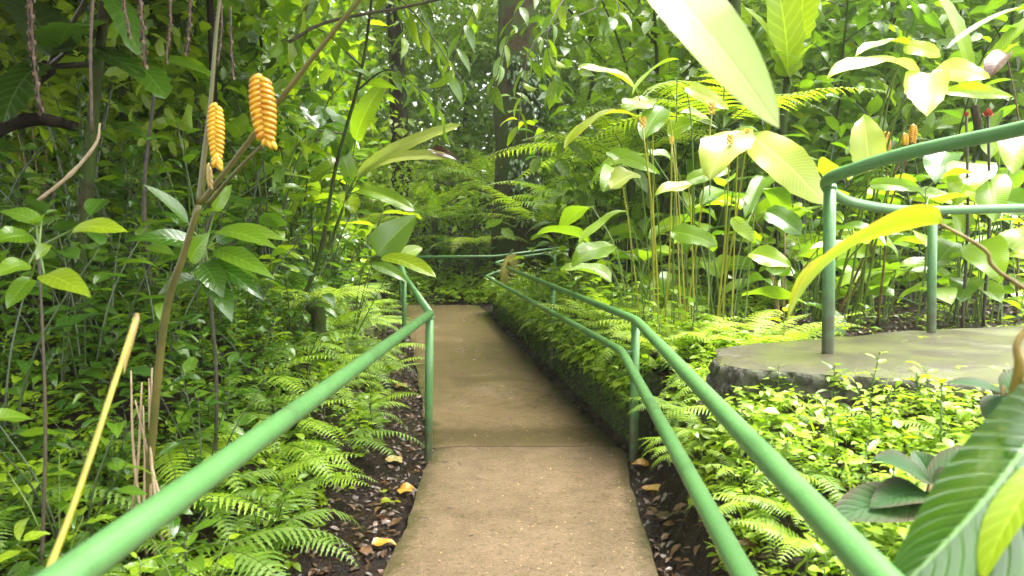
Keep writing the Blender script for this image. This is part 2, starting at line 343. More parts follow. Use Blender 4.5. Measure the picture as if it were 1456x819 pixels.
def frond(p0, d, n, L, W, npair=20, bend=1.0, lobes=6, deep=.55, start=.12, droop=.25, rr=.0035, ratio=.26, sweep=.35):
    """fern frond: rachis and toothed pinnae, one mesh; slot 0 = leaf, slot 1 = rachis"""
    g = Geo(); p0 = np.asarray(p0, float); d = unit(d); n = unit(np.asarray(n, float) - d * np.dot(n, d)); s = np.cross(d, n)
    m = 14; t = np.linspace(0, 1, m + 1); a = bend * t ** 1.2
    tan = np.cos(a)[:, None] * d - np.sin(a)[:, None] * n; nor = np.sin(a)[:, None] * d + np.cos(a)[:, None] * n
    c = p0 + np.vstack([np.zeros(3), np.cumsum((tan[:-1] + tan[1:]) / 2 * (L / m), axis=0)])
    g.add(tube(c, [rr, rr * .3], 4, caps=False), 1)
    for i in range(npair):
        f = start + (1 - start) * (i + .5) / npair
        q = f * m; k = min(int(q), m - 1); fr = q - k
        pc = c[k] * (1 - fr) + c[k + 1] * fr; tg = unit(tan[k] * (1 - fr) + tan[k + 1] * fr); nn = unit(nor[k] * (1 - fr) + nor[k + 1] * fr)
        x = (f - start) / (1 - start)
        ln = W / 2 * min(1, .55 + 2.2 * x) * (1 - x ** 1.6) + .008
        wd = max(.004, ln * ratio * (1 + .3 * x)); wd = min(wd, (1 - start) * L / npair * 1.05)
        lj = rng.uniform(.82, 1.1)
        for sg in (-1, 1):
            if rng.random() < .04: continue
            ln_ = ln; ln = ln * lj * rng.uniform(.88, 1.08)
            pd = unit(sg * s * math.cos(sweep) + tg * math.sin(sweep) + nn * rng.uniform(-.08, .12))
            V = []; UV = []; pos = pc.copy(); ls = max(2, int(lobes * (1 - .5 * x)))
            wax = unit(tg - pd * np.dot(tg, pd)); st = 2 * ls
            for j in range(st + 1):
                tt = j / st; hw = wd / 2 * (1 - tt ** 1.7) * (1 if j % 2 else deep) + .0006
                cpos = pos + pd * ln * tt - nn * droop * ln * tt * tt
                off = wax * hw + pd * (ln * .05 if j % 2 else 0); off2 = -wax * hw + pd * (ln * .05 if j % 2 else 0)
                V += [cpos + off2, cpos, cpos + off]; UV += [(.0, tt), (.5, tt), (1., tt)]
            F = [q2 for j in range(st) for q2 in ((j * 3, j * 3 + 1, j * 3 + 4, j * 3 + 3), (j * 3 + 1, j * 3 + 2, j * 3 + 5, j * 3 + 4))]
            g.add((np.array(V), F, np.array(UV)), 0); ln = ln_
    return g

# ------------------------------------------------------------------ the ground
def Pz(y): return .0155 * np.maximum(0, np.asarray(y, float) - 4.75)
def xl(y): y = np.asarray(y, float); return np.where(y < 4.75, -.566, -.566 - .178 * (y - 4.75))
def xr(y): y = np.asarray(y, float); return np.where(y < 4.65, .646 + .085 * (y - 3.0), .786 - .1454 * (y - 4.65))
RET = np.array([(-1.0, 14.5, .15), (1.2, 14.7, .35), (3.2, 14.1, .6), (5.0, 12.9, .8), (6.4, 11.0, .85), (7.0, 8.8, .85), (6.2, 6.4, .84)])
def ss(a, b, x): t = np.clip((x - a) / (b - a), 0, 1); return t * t * (3 - 2 * t)
def ground(x, y):
    x = np.asarray(x, float); y = np.asarray(y, float); P = Pz(np.minimum(y, 15))
    nz = .035 * np.sin(3.1 * x + 1.3 * y) * np.sin(2.3 * y - 1.1 * x) + .018 * np.sin(9 * x + 2) * np.sin(8 * y + x * 3)
    dl = xl(np.minimum(y, 15)) - x; dr = x - xr(np.minimum(y, 15))
    S = np.interp(y, [0, 1, 2.5, 4.5, 10], [.15, .22, .42, .98, 1.05]); e_ = np.maximum(0, dl - .35)
    bl = S * np.minimum(e_, .85) + .32 * np.clip(e_ - .85, 0, 2.2) + .12 * np.maximum(0, e_ - 3.05) + nz * ss(.3, 1, dl)
    A = np.interp(y, [0, 1, 2, 3.05, 4.65, 8, 13, 15], [.22, .3, .46, .755, .70, .68, .6, .55])
    pn = ss(.1, .42, dr) * .8 + ss(.3, .9, dr) * .2
    pw = ss(.17, .26, dr)
    k = ss(4.4, 4.9, y); br = A * (pn * (1 - k) + pw * k) + .03 * np.maximum(0, dr - .9) + nz * ss(.3, .9, dr)
    z = P - .03 + np.where(dl > 0, bl, np.where(dr > 0, br, -.05))
    far = np.maximum(0, y - 15.3)
    zf = P + .30 * np.minimum(far, 14) + .05 * np.maximum(0, far - 14) + nz
    z = np.where(y > 15.3, np.maximum(zf, np.minimum(z, zf + 1.0)), z)
    best = np.full(x.shape, 1e9); rz = np.zeros(x.shape)
    for a, b in zip(RET[:-1], RET[1:]):
        ab = b[:2] - a[:2]; tt = np.clip(((x - a[0]) * ab[0] + (y - a[1]) * ab[1]) / (ab @ ab), 0, 1)
        dd = np.hypot(x - a[0] - tt * ab[0], y - a[1] - tt * ab[1]); h = a[2] + (b[2] - a[2]) * tt
        rz = np.where(dd < best, h, rz); best = np.minimum(best, dd)
    kk = 1 - ss(.8, 1.5, best); kk = np.where(y < 6.5, 0, kk)
    z = z * (1 - kk) + (rz - .05) * kk
    inP = (dl < 0) & (dr < 0) & (y < 14.9)
    return np.where(inP, P - .08, z)
def gz(x, y): return float(ground(np.array([x]), np.array([y]))[0])
gx = np.concatenate([np.linspace(-45, -8, 22)[:-1], np.linspace(-8, -3, 40)[:-1], np.linspace(-3, 3, 121)[:-1], np.linspace(3, 9, 60)[:-1], np.linspace(9, 50, 22)])
gy = np.concatenate([np.linspace(-8, 0, 12)[:-1], np.linspace(0, 8, 120)[:-1], np.linspace(8, 18, 90)[:-1], np.linspace(18, 120, 36)])
XX, YY = np.meshgrid(gx, gy); ZZ = ground(XX, YY)
V = np.stack([XX, YY, ZZ], -1).reshape(-1, 3); nx = len(gx)
F = [(j * nx + i, j * nx + i + 1, (j + 1) * nx + i + 1, (j + 1) * nx + i) for j in range(len(gy) - 1) for i in range(nx - 1)]
g = Geo().add((V, F, V[:, :2]))
o = link('ground', g.mesh('ground', 'soil')); o['kind'] = 'structure'

# ------------------------------------------------------------------ the path: cast slabs with a joint between them
path = bpy.data.objects.new('path', None); COL.objects.link(path); path['kind'] = 'structure'
def slab_strip(name, left, right, zs, mat, parent, thick=.13, across=8, wob=.005):
    n = len(left); V = []; UV = []
    for i in range(n):
        l, r = np.array(left[i]), np.array(right[i])
        l = l + nrg.normal(size=2) * wob + (.012 * math.sin(i * .55), 0); r = r + nrg.normal(size=2) * wob + (.012 * math.sin(i * .43 + 1), 0)
        for j in range(across + 1):
            q = l + (r - l) * j / across; V.append((q[0], q[1], zs[i] - (.012 if j in (0, across) else 0))); UV.append((j / across, i / n))
    k = across + 1
    F = [(i * k + j, i * k + j + 1, (i + 1) * k + j + 1, (i + 1) * k + j) for i in range(n - 1) for j in range(across)]
    m0 = len(V); ring = [i * k for i in range(n)][::-1] + list(range(k)) [1:] + [i * k + across for i in range(1, n)] + [(n - 1) * k + j for j in range(across - 1, 0, -1)]
    for q in ring: V.append((V[q][0], V[q][1], V[q][2] - thick)); UV.append(UV[q])
    L = len(ring)
    F += [(ring[i], m0 + i, m0 + (i + 1) % L, ring[(i + 1) % L]) for i in range(L)]
    me = Geo().add((np.array(V), F, np.array(UV))).mesh(name, mat, smooth=False)
    return link(name, me, parent)
ys = np.linspace(-2.5, 4.86, 60)
slab_strip('slab', [(float(xl(min(y, 4.75))), y) for y in ys], [(float(xr(min(y, 4.65))), y - .0) for y in ys], np.zeros(60), 'concrete_path', path)
ys = np.linspace(4.865, 9.6, 44); slab_strip('slab', [(float(xl(y)), y) for y in ys], [(float(xr(y)), y) for y in ys], Pz(ys) + .003, 'concrete_far', path)
ys = np.linspace(9.612, 14.95, 40); slab_strip('slab', [(float(xl(y)), y) for y in ys], [(float(xr(y)), y) for y in ys], Pz(ys) + .003, 'concrete_far', path)
RC = catmull(RET[1:], 6); tn = np.gradient(RC, axis=0); nn_ = np.stack([-tn[:, 1], tn[:, 0]], 1); nn_ /= np.linalg.norm(nn_, axis=1)[:, None]
RL = RC[:, :2] + nn_ * .7; RR = RC[:, :2] - nn_ * .7
rp = bpy.data.objects.new('return_path', None); COL.objects.link(rp); rp['kind'] = 'structure'
slab_strip('slab', [tuple(q) for q in RL], [tuple(q) for q in RR], RC[:, 2] + .01, 'concrete_far', rp)

# raised terrace walk with a broken stone edge
TZ = .855
outl = catmull([(1.14, 3.78), (1.10, 3.60), (1.17, 3.42), (1.55, 3.21), (2.05, 3.02), (2.9, 2.78), (4.2, 2.6), (6.6, 3.0)], 5)
back = catmull([(6.8, 6.35), (5.4, 6.0), (4.1, 5.48), (3.0, 5.02), (2.2, 4.62), (1.6, 4.28), (1.2, 4.02)], 5)
tr_ = bpy.data.objects.new('upper_path', None); COL.objects.link(tr_); tr_['kind'] = 'structure'
def terrace():
    fr = outl[:, :2] + nrg.normal(size=(len(outl), 2)) * .006; bk = back[:, :2][::-1]
    n = len(fr); bk = np.stack([np.interp(np.linspace(0, 1, n), np.linspace(0, 1, len(bk)), bk[:, i]) for i in (0, 1)], 1)
    V = []; UV = []; k = 11
    for i in range(n):
        for j in range(k):
            q = fr[i] + (bk[i] - fr[i]) * j / (k - 1); V.append((q[0], q[1], TZ - .018 * q[1] + .06 + (0 if j else -.02) + nrg.normal() * .003)); UV.append((i / n, j / k))
    F = [(i * k + j, (i + 1) * k + j, (i + 1) * k + j + 1, i * k + j + 1) for i in range(n - 1) for j in range(k - 1)]
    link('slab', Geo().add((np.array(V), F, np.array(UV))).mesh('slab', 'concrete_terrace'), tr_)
    # front face in courses of rough rubble
    fine = np.stack([np.interp(np.linspace(0, 1, 160), np.linspace(0, 1, n), fr[:, i]) for i in (0, 1)], 1)
    nr = np.gradient(fine, axis=0); nr = np.stack([nr[:, 1], -nr[:, 0]], 1); nr /= np.linalg.norm(nr, axis=1)[:, None]
    rows = [(.0, 0.0), (-.012, .012), (-.045, .02), (-.07, .012), (-.105, .035), (-.16, .03), (-.23, .05), (-.36, .07)]
    V = []; UV = []
    for i in range(160):
        for r_, (dz, of) in enumerate(rows):
            of2 = of + (nrg.normal() * .011 if r_ else 0)
            V.append((fine[i][0] + nr[i][0] * of2, fine[i][1] + nr[i][1] * of2, TZ - .018 * fine[i][1] + .04 + dz + (nrg.normal() * .006 if r_ else 0))); UV.append((i / 160, r_ / 8))
    k = len(rows); F = [(i * k + j, i * k + j + 1, (i + 1) * k + j + 1, (i + 1) * k + j) for i in range(159) for j in range(k - 1)]
    link('stone_edge', Geo().add((np.array(V), F, np.array(UV))).mesh('stone_edge', 'rough_stone'), tr_)
terrace()
# low mossy retaining wall along the far stretch
def wall():
    ys = np.linspace(4.72, 13.6, 200); V = []; UV = []
    prof_ = [(.14, -.08), (.13, .06), (.145, .15), (.135, .25), (.15, .35), (.14, .45), (.16, .53), (.2, .585), (.28, .61), (.4, .60), (.5, .5)]
    for i, y in enumerate(ys):
        hh = np.interp(y, [4.7, 5.1, 8, 13.6], [.85, 1.08, 1.05, .95])
        for j, (of, z) in enumerate(prof_):
            V.append((float(xr(y)) + of + nrg.normal() * .013, y + nrg.normal() * .01, float(Pz(y)) + z * hh + nrg.normal() * .008)); UV.append((i / 200, j / 11))
    k = len(prof_); F = [(i * k + j, i * k + j + 1, (i + 1) * k + j + 1, (i + 1) * k + j) for i in range(199) for j in range(k - 1)]
    F = [f[::-1] for f in F]
    F += [tuple(range(k - 1, -1, -1)), tuple(range(199 * k, 200 * k))]
    o = link('retaining_wall', Geo().add((np.array(V), F, np.array(UV))).mesh('retaining_wall', 'moss_stone'))
    tag(o, 'low retaining wall coated in dark green moss beside the far stretch of path', 'wall')
wall()

# ------------------------------------------------------------------ handrails
def rail_part(name, pts, r, parent, fil=.12, n=14, mat='paint_green'):
    return link(name, Geo().add(tube(fillet(pts, fil, 7), r, n)).mesh(name, mat), parent)
def post(parent, base, top, r=.03):
    base = np.asarray(base, float); v = np.asarray(top, float) - base
    me = Geo().add(tube([(0, 0, -.1), (0, 0, .02), v * .5, v], r, 16)).mesh('post', 'paint_post')
    o = link('post', me, parent, base)
    wb = Geo().add(tube([v - unit(v) * q for q in (.030, .024, .016, .008)], [r * 1.0, r * 1.13, r * 1.15, r * 1.02], 16, .04)); link('weld', wb.mesh('weld', 'paint_green'), o)
    return o
hr = thing('handrail', 'green tubular handrail with one rail, along the fern bank', 'handrail')
C0 = (-2.3, 14.05, 1.22)
rail_part('rail', [(-.61, .25, 1.0), (-.605, .93, 1.0), (-.553, 4.6, .995)], .0275, hr)
rail_part('rail', [(-.553, 4.6, .992), (-1.40, 8.9, 1.065), C0], .0275, hr)
post(hr, (-.575, 4.6, -.03), (-.556, 4.6, .985), .028)
post(hr, (-1.43, 8.95, .0), (-1.41, 8.95, 1.05), .028); post(hr, (-2.3, 14.05, .1), (-2.3, 14.05, 1.21), .028)
rail_part('rail', [C0, (-.33, 14.25, 1.235), (1.3, 14.3, 1.45)], .029, hr)
post(hr, (.9, 14.28, .3), (.9, 14.28, 1.39), .03)
hd = thing('handrail', 'green double handrail whose upper and lower rails run beside the mossy wall', 'handrail')
rail_part('upper_rail', [(.50, .25, .95), (.556, 1.03, .95), (.84, 4.6, .952), (.125, 10.1, 1.05), (-.34, 13.85, 1.115), (.15, 14.0, 1.22), (1.4, 13.75, 1.4)], .0285, hd, .16)
rail_part('lower_rail', [(.42, .25, .74), (.503, 1.47, .74), (.745, 4.6, .742), (-.43, 12.7, .86), (-.52, 13.15, .87), (-.1, 13.5, 1.0), (.2, 13.7, 1.06)], .027, hd, .2)
post(hd, (.835, 4.62, -.03), (.84, 4.61, .94), .03)
post(hd, (.455, 7.6, .2), (.455, 7.6, 1.0), .03)
post(hd, (-.14, 13.6, .1), (-.16, 13.6, 1.10), .03)
link('bracket', Geo().add(tube([(.745, 4.6, .742), (.79, 4.6, .73), (.835, 4.615, .745)], .014, 8)).mesh('bracket', 'paint_green'), hd)
link('bracket', Geo().add(tube([(-.27, 13.4, .92), (-.15, 13.6, .9)], .014, 8)).mesh('bracket', 'paint_green'), hd)
hu = thing('handrail', 'green handrail looping round in a bend above the raised stone-edged walk', 'handrail')
upts = [pix(1640, 135, 2.45), pix(1456, 182, 2.95), pix(1300, 215, 3.35), pix(1215, 240, 3.6), pix(1176, 257, 3.82), pix(1186, 276, 4.2), pix(1222, 290, 4.55), pix(1300, 299, 4.9), pix(1456, 296, 5.2), pix(1700, 290, 5.6)]
link('rail', Geo().add(tube(catmull(upts, 8), .0335, 16)).mesh('rail', 'paint_green'), hu)
b1 = pix(1177, 504, 3.82); t1 = pix(1180, 262, 3.85); post(hu, b1, t1, .033)
b2 = pix(1324, 487, 4.9); t2 = pix(1326, 300, 4.9); post(hu, b2, t2, .031)
hf = thing('handrail', 'dark green distant rails climbing behind the thicket of tall canes', 'handrail')
for dz, q in ((1.0, 1), (.78, 1), (.62, -1)):
    pts = [(RC[i][0] + q * nn_[i][0] * .75, RC[i][1] + q * nn_[i][1] * .75, RC[i][2] + dz) for i in range(2, len(RC) - 4)]
    link('rail', Geo().add(tube(pts, .028, 10)).mesh('rail', 'paint_green'), hf)
for i in (4, 10, 16, 22):
    for q in (1, -1):
        b = np.array((RC[i][0] + q * nn_[i][0] * .75, RC[i][1] + q * nn_[i][1] * .75, RC[i][2] - .02)); post(hf, b, b + (0, 0, 1.02 if q > 0 else .64), .028)

# ------------------------------------------------------------------ plant templates (lists of part name and mesh, in the plant's own space)
def petiole(g, a, b, r, sag=.0, n=5, mi=1):
    a, b = np.asarray(a, float), np.asarray(b, float); mid = (a + b) / 2 + np.array([0, 0, sag])
    g.add(tube(catmull([a, mid, b], 4), [r, r * .6], n, caps=False), mi)
def T_broad(h=1.0, n=12, L=.22, W=.1, shape='ovate', mats=('leaf_mid', 'stalk_green'), lean=.15, t0=.3, droop=.6, nl=7, pet=.25):
    parts = []; top = np.array([rng.uniform(-lean, lean) * h, rng.uniform(-lean, lean) * h, h])
    sp = catmull([(0, 0, -.05), top * .5 + np.array([rng.uniform(-.05, .05) * h, rng.uniform(-.05, .05) * h, 0]), top], 5)
    parts.append(('stem', Geo().add(tube(sp, [.008 * h + .0016, .0012 + .0022 * h], 6)).mesh('stem', mats[1])))
    az = rng.uniform(0, 6.28)
    for i in range(n):
        f = t0 + (1 - t0) * i / max(1, n - 1); az += 2.4 + rng.uniform(-.3, .3); q = f * (len(sp) - 1); k = min(int(q), len(sp) - 2)
        p = sp[k] + (sp[k + 1] - sp[k]) * (q - k); up = .15 + .75 * f * f + rng.uniform(-.15, .15)
        o_ = np.array([math.cos(az), math.sin(az), 0]); d = unit(o_ + np.array([0, 0, up])); l = L * (1 - .3 * f * f) * rng.uniform(.75, 1.15)
        b = p + d * l * pet; g = Geo(); petiole(g, p, b, .0035 + .004 * L, .01)
        nn = unit(np.array([0, 0, 1]) - o_ * .3 + np.array([rng.uniform(-.3, .3), rng.uniform(-.3, .3), 0]))
        g.add(blade(b, d + np.array([0, 0, -.1]), nn, l, W * l / L * rng.uniform(.85, 1.15), shape, droop * rng.uniform(.5, 1.6), rng.uniform(.1, .35), .05, rng.uniform(-.4, .4), nl, 2, rng.uniform(0, 6)), 0)
        parts.append(('leaf', g.mesh('leaf', mats)))
    return parts
def T_paddle(h=1.2, n=8, L=.42, W=.17, mats=('leaf_paddle', 'stalk_green'), spread=.35, shape='paddle', nl=10, bend=.9, tear=0, r=.008, low=.3):
    parts = []; az = rng.uniform(0, 6.28)
    for i in range(n):
        az += 2.4 + rng.uniform(-.4, .4); o_ = np.array([math.cos(az), math.sin(az), 0]); hh = h * (low + (1 - low) * (i + .6) / n) * rng.uniform(.85, 1.1)
        th = spread * rng.uniform(.3, 1.2); b0 = o_ * .04; b = b0 + np.array([0, 0, hh * math.cos(th)]) + o_ * hh * math.sin(th)
        mid = b0 + np.array([0, 0, hh * .55]) + o_ * hh * .35 * math.sin(th)
        g = Geo(); g.add(tube(catmull([b0 + np.array([0, 0, -.05]), mid, b], 5), [r * 1.2, r * .6], 6, caps=False), 1)
        el = rng.uniform(-.1, .9); d = unit(o_ + np.array([0, 0, el])); nn = unit(np.array([0, 0, 1]) - o_ * .3 + nrg.normal(size=3) * .25)
        l = L * rng.uniform(.75, 1.2)
        g.add(blade(b, d, nn, l, W * l / L * rng.uniform(.85, 1.2), shape, bend * rng.uniform(.5, 1.7), rng.uniform(.05, .45), .07, rng.uniform(-.7, .7), nl, 2, rng.uniform(0, 6), tear), 0)
        parts.append(('leaf', g.mesh('leaf', mats)))
    return parts
def T_cane(h=2.0, nc=3, nleaf=9, L=.34, W=.065, mats=('leaf_mid', 'stalk_green'), shape='lance'):
    parts = []
    for c in range(nc):
        az = rng.uniform(0, 6.28); o_ = np.array([math.cos(az), math.sin(az), 0]); hh = h * rng.uniform(.7, 1.05)
        sp = catmull([o_ * .06 - np.array([0, 0, .05]), o_ * .12 * hh + np.array([0, 0, hh * .5]), o_ * .32 * hh + np.array([0, 0, hh * .88]), o_ * .55 * hh + np.array([0, 0, hh])], 5)
        parts.append(('cane', Geo().add(tube(sp, [.011, .004], 6)).mesh('cane', mats[1])))
        s = np.cross(o_, (0, 0, 1))
        for i in range(nleaf):
            f = .38 + .62 * (i + .5) / nleaf; q = f * (len(sp) - 1); k = min(int(q), len(sp) - 2)
            p = sp[k] + (sp[k + 1] - sp[k]) * (q - k); tg = unit(sp[k + 1] - sp[k]); sg = 1 if i % 2 else -1
            d = unit(s * sg * .85 + tg * .75 + nrg.normal(size=3) * .15); nn = unit(np.array([0, 0, 1]) + nrg.normal(size=3) * .25); l = L * rng.uniform(.75, 1.1) * (1 - .25 * f)
            g = Geo(); g.add(blade(p, d, nn, l, W * rng.uniform(.85, 1.2), shape, rng.uniform(.5, 1.5), rng.uniform(.1, .4), .03, rng.uniform(-.4, .4), 8, 1, rng.uniform(0, 6)), 0)
            parts.append(('leaf', g.mesh('leaf', mats)))
    return parts
def T_fern(n=9, L=.6, W=.2, mat='fern_green', npair=20, lobes=5, bend=1.1, up=.9, full=6.283, az0=0, trunk=0, deep=.55, ratio=.26, rr=.0035):
    parts = []
    if trunk:
        parts.append(('trunk', Geo().add(tube(catmull([(0, 0, -.2), (.04, .02, trunk * .5), (0, 0, trunk)], 8), [.09, .06, .07], 10, .12)).mesh('trunk', 'bark_mossy')))
    for i in range(n):
        az = az0 + full * (i + rng.uniform(-.25, .25)) / n; o_ = np.array([math.cos(az), math.sin(az), 0])
        e = up * rng.uniform(.55, 1.3); d = unit(o_ + np.array([0, 0, e])); l = L * rng.uniform(.7, 1.12)
        nn = unit(np.array([0, 0, 1]) - o_ * e * .6 + nrg.normal(size=3) * .12)
        g = frond(o_ * .02 + np.array([0, 0, trunk]), d, nn, l, W * l / L, npair, bend * rng.uniform(.7, 1.3), lobes, deep, .14, .3, rr, ratio)
        parts.append(('frond', g.mesh('frond', (mat, 'stalk_green'))))
    return parts
def T_tree(h=9., r=.2, lean=(0, 0), bark_='bark_mossy', crown=(3.0, 2.2), nleaf=3500, leafL=.2, mat='crown_green', zc=.72, nlimb=7, wr=.52, fine=False):
    parts = []; g = Geo(); top = np.array([lean[0] * h, lean[1] * h, h])
    sp = catmull([(0, 0, -.4), (lean[0] * h * .25 + rng.uniform(-.1, .1), lean[1] * h * .25, h * .33), (lean[0] * h * .6 + rng.uniform(-.15, .15), lean[1] * h * .6, h * .66), top], 7)
    rad = [r * 1.45, r * 1.08, r * .95, r * .8, r * .62, r * .4, r * .15]
    g.add(tube(sp, rad, 14, .05))
    cl = []
    for i in range(nlimb):
        f = zc - .12 + (1.0 - zc + .05) * i / nlimb; q = f * (len(sp) - 1); k = min(int(q), len(sp) - 2); p = sp[k] + (sp[k + 1] - sp[k]) * (q - k)
        az = i * 2.4 + rng.uniform(-.4, .4); o_ = np.array([math.cos(az), math.sin(az), rng.uniform(.2, .7)]); ln = crown[0] * rng.uniform(.6, 1.0)
        lp = catmull([p, p + o_ * ln * .5 + np.array([0, 0, .15]), p + o_ * ln + np.array([0, 0, rng.uniform(-.3, .4)])], 5)
        g.add(tube(lp, [r * .38, r * .06], 6, .05))
        for kk in range(3, len(lp)): cl.append(lp[kk])
    parts.append(('trunk', g.mesh('trunk', bark_)))
    cl = np.array(cl); idx = nrg.integers(0, len(cl), nleaf)
    sub = nrg.normal(size=(len(cl) * 6, 3)) * np.array([crown[0] * .28, crown[0] * .28, crown[1] * .26])   # clump centres round each limb
    ci = nrg.integers(0, 6, nleaf)
    P_ = cl[idx] + sub[idx * 6 + ci] + nrg.normal(size=(nleaf, 3)) * .22 * crown[0] / 3
    D_ = nrg.normal(size=(nleaf, 3)) * np.array([1, 1, .6]); D_[:, 2] -= .3
    N_ = nrg.normal(size=(nleaf, 3)) * .5; N_[:, 2] += 1
    parts.append(('crown', leaf_cloud('crown', P_, D_, N_, leafL * nrg.uniform(.6, 1.25, nleaf), wr, mat, fine)))
    return parts
def leaf_cloud(name, P_, D_, N_, L_, wr, mat, fine=False, bend=.25):
    """many small folded leaves joined as one mesh"""
    n = len(P_); D_ = D_ / (np.linalg.norm(D_, axis=1)[:, None] + 1e-9)
    N_ = N_ - D_ * np.sum(N_ * D_, 1)[:, None]; N_ /= np.linalg.norm(N_, axis=1)[:, None] + 1e-9
    S_ = np.cross(D_, N_); L_ = np.asarray(L_)[:, None]; W_ = L_ * wr / 2 if np.isscalar(wr) else L_ * np.asarray(wr)[:, None] / 2
    if fine:
        st = [(.0, 0), (.28, .9), (.62, .85), (1., 0)]
        rows = [P_]
        uv = [(.5, 0)]
        for tt, ww in st[1:3]:
            c = P_ + D_ * L_ * tt - N_ * L_ * bend * tt * tt
            rows += [c - S_ * W_ * ww + N_ * W_ * ww * .25, c, c + S_ * W_ * ww + N_ * W_ * ww * .25]; uv += [(0, tt), (.5, tt), (1, tt)]
        rows.append(P_ + D_ * L_ - N_ * L_ * bend); uv.append((.5, 1))
        f3 = [(0, 2, 1), (0, 3, 2), (4, 5, 7), (5, 6, 7)]; f4 = [(1, 2, 5, 4), (2, 3, 6, 5)]
    else:
        c = P_ + D_ * L_ * .42 - N_ * L_ * bend * .18
        rows = [P_, c - S_ * W_ + N_ * W_ * .25, c, c + S_ * W_ + N_ * W_ * .25, P_ + D_ * L_ - N_ * L_ * bend]; uv = [(.5, 0), (0, .42), (.5, .42), (1, .42), (.5, 1)]
        f3 = [(0, 2, 1), (0, 3, 2), (1, 2, 4), (2, 3, 4)]; f4 = []
    m = len(rows); V = np.stack(rows, 1).reshape(-1, 3).astype(np.float32)
    off = (np.arange(n) * m)[:, None]
    loops = np.concatenate([np.concatenate([np.array(f3).ravel(), np.array(f4, int).ravel()])[None, :] + off]).ravel().astype(np.int32)
    cnt = np.tile(np.array([3] * len(f3) + [4] * len(f4)), n); start = np.concatenate([[0], np.cumsum(cnt)[:-1]]).astype(np.int32)
    me = bpy.data.meshes.new(name); me.vertices.add(len(V)); me.vertices.foreach_set('co', V.ravel())
    me.loops.add(len(loops)); me.loops.foreach_set('vertex_index', loops)
    me.polygons.add(len(cnt)); me.polygons.foreach_set('loop_start', start)
    me.update(calc_edges=True); me.materials.append(MATS[mat])
    me.polygons.foreach_set('use_smooth', np.ones(len(cnt), bool))
    uvl = me.uv_layers.new(name='UVMap'); UV = np.tile(np.array(uv, np.float32), (n, 1)); uvl.data.foreach_set('uv', UV[loops].ravel())
    me.update(); return me

def T_bush(h=.8, ns=4, nl=7, L=.17, W=.075, shape='ovate', mats=('leaf_mid', 'stalk_green')):
    parts = []
    for k in range(ns):
        az = k * 6.283 / ns + rng.uniform(-.5, .5); o_ = np.array([math.cos(az), math.sin(az), 0]); hh = h * rng.uniform(.6, 1.1); sp_ = rng.uniform(.25, .7)
        S = catmull([o_ * .02 - np.array([0, 0, .05]), o_ * sp_ * hh * .4 + np.array([0, 0, hh * .55]), o_ * sp_ * hh + np.array([0, 0, hh])], 6)
        parts.append(('stem', Geo().add(tube(S, [.008, .003], 5)).mesh('stem', mats[1]))); a2 = rng.uniform(0, 6)
        for i in range(nl):
            f = .15 + .85 * i / (nl - 1); q = f * (len(S) - 1); j = min(int(q), len(S) - 2); p = S[j] + (S[j + 1] - S[j]) * (q - j); a2 += 2.4 + rng.uniform(-.4, .4)
            r_ = np.array([math.cos(a2), math.sin(a2), 0]); d = unit(r_ + o_ * .4 + np.array([0, 0, rng.uniform(-.1, .6)])); l = L * rng.uniform(.6, 1.2)
            b = p + d * l * .22; g = Geo(); petiole(g, p, b, .0025, .005)
            g.add(blade(b, d, np.array([0, 0, 1]) - r_ * .2 + nrg.normal(size=3) * .3, l, W * l / L * rng.uniform(.8, 1.2), shape, rng.uniform(.2, 1.4), rng.uniform(.05, .4), .06, rng.uniform(-.6, .6), 6, 2, rng.uniform(0, 6)), 0)
            parts.append(('leaf', g.mesh('leaf', mats)))
    return parts

ORD = 'first second third fourth fifth sixth seventh eighth ninth tenth eleventh twelfth thirteenth fourteenth fifteenth sixteenth seventeenth eighteenth nineteenth twentieth'.split()
ORD += ['twenty-' + w_ for w_ in ORD[:9]] + ['thirtieth'] + ['thirty-' + w_ for w_ in ORD[:9]] + ['fortieth'] + ['forty-' + w_ for w_ in ORD[:9]]
def inst(tmpl, name, label, cat, loc, rz, s, group=None):
    r = thing(name, label, cat, loc, rz, s, group)
    for pn, me in tmpl: link(pn, me, r)
    return r
def patch(tmpls, name, cat, desc, zone, spots, group, smin=.8, smax=1.2, z=None, ref='big trunk'):
    """plants of one kind in one place; each copy shares meshes and gets a label of its own"""
    sp = sorted(spots, key=lambda q: abs(to_px((q[0], q[1], .6))[0] - 727))
    for i, q in enumerate(sp):
        lab = f'{desc} {zone}' + (f', {ORD[i]} from {ref}' if len(sp) > 1 else '')
        zz = gz(q[0], q[1]) if z is None else z
        inst(tmpls[rng.randrange(len(tmpls))], name, lab, cat, (q[0], q[1], zz - .02), q[2] if len(q) > 2 else rng.uniform(0, 6.28), q[3] if len(q) > 3 else rng.uniform(smin, smax), group if len(sp) > 1 else None)
def spread(n, x0, x1, y0, y1, dmin, ok=None, tries=4000):
    out = []
    for _ in range(tries):
        if len(out) >= n: break
        x, y = rng.uniform(x0, x1), rng.uniform(y0, y1)
        if ok and not ok(x, y): continue
        if any((x - a) ** 2 + (y - b) ** 2 < dmin * dmin for a, b in out): continue
        out.append((x, y))
    return out
def lband(a, b): return lambda x, y: a < float(xl(min(y, 15))) - x < b
def rband(a, b): return lambda x, y: a < x - float(xr(min(y, 15))) < b
def on_terrace(x, y):
    if y > 6.4 or y < 2.5 or x < 1.0: return False
    lo = float(np.interp(x, outl[6:, 0], outl[6:, 1])); hi = float(np.interp(x, back[::-1, 0], back[::-1, 1])); return lo - .03 < y < hi
def near_return(x, y, m=1.0):
    return bool((np.hypot(RC[:, 0] - x, RC[:, 1] - y) < m).any())

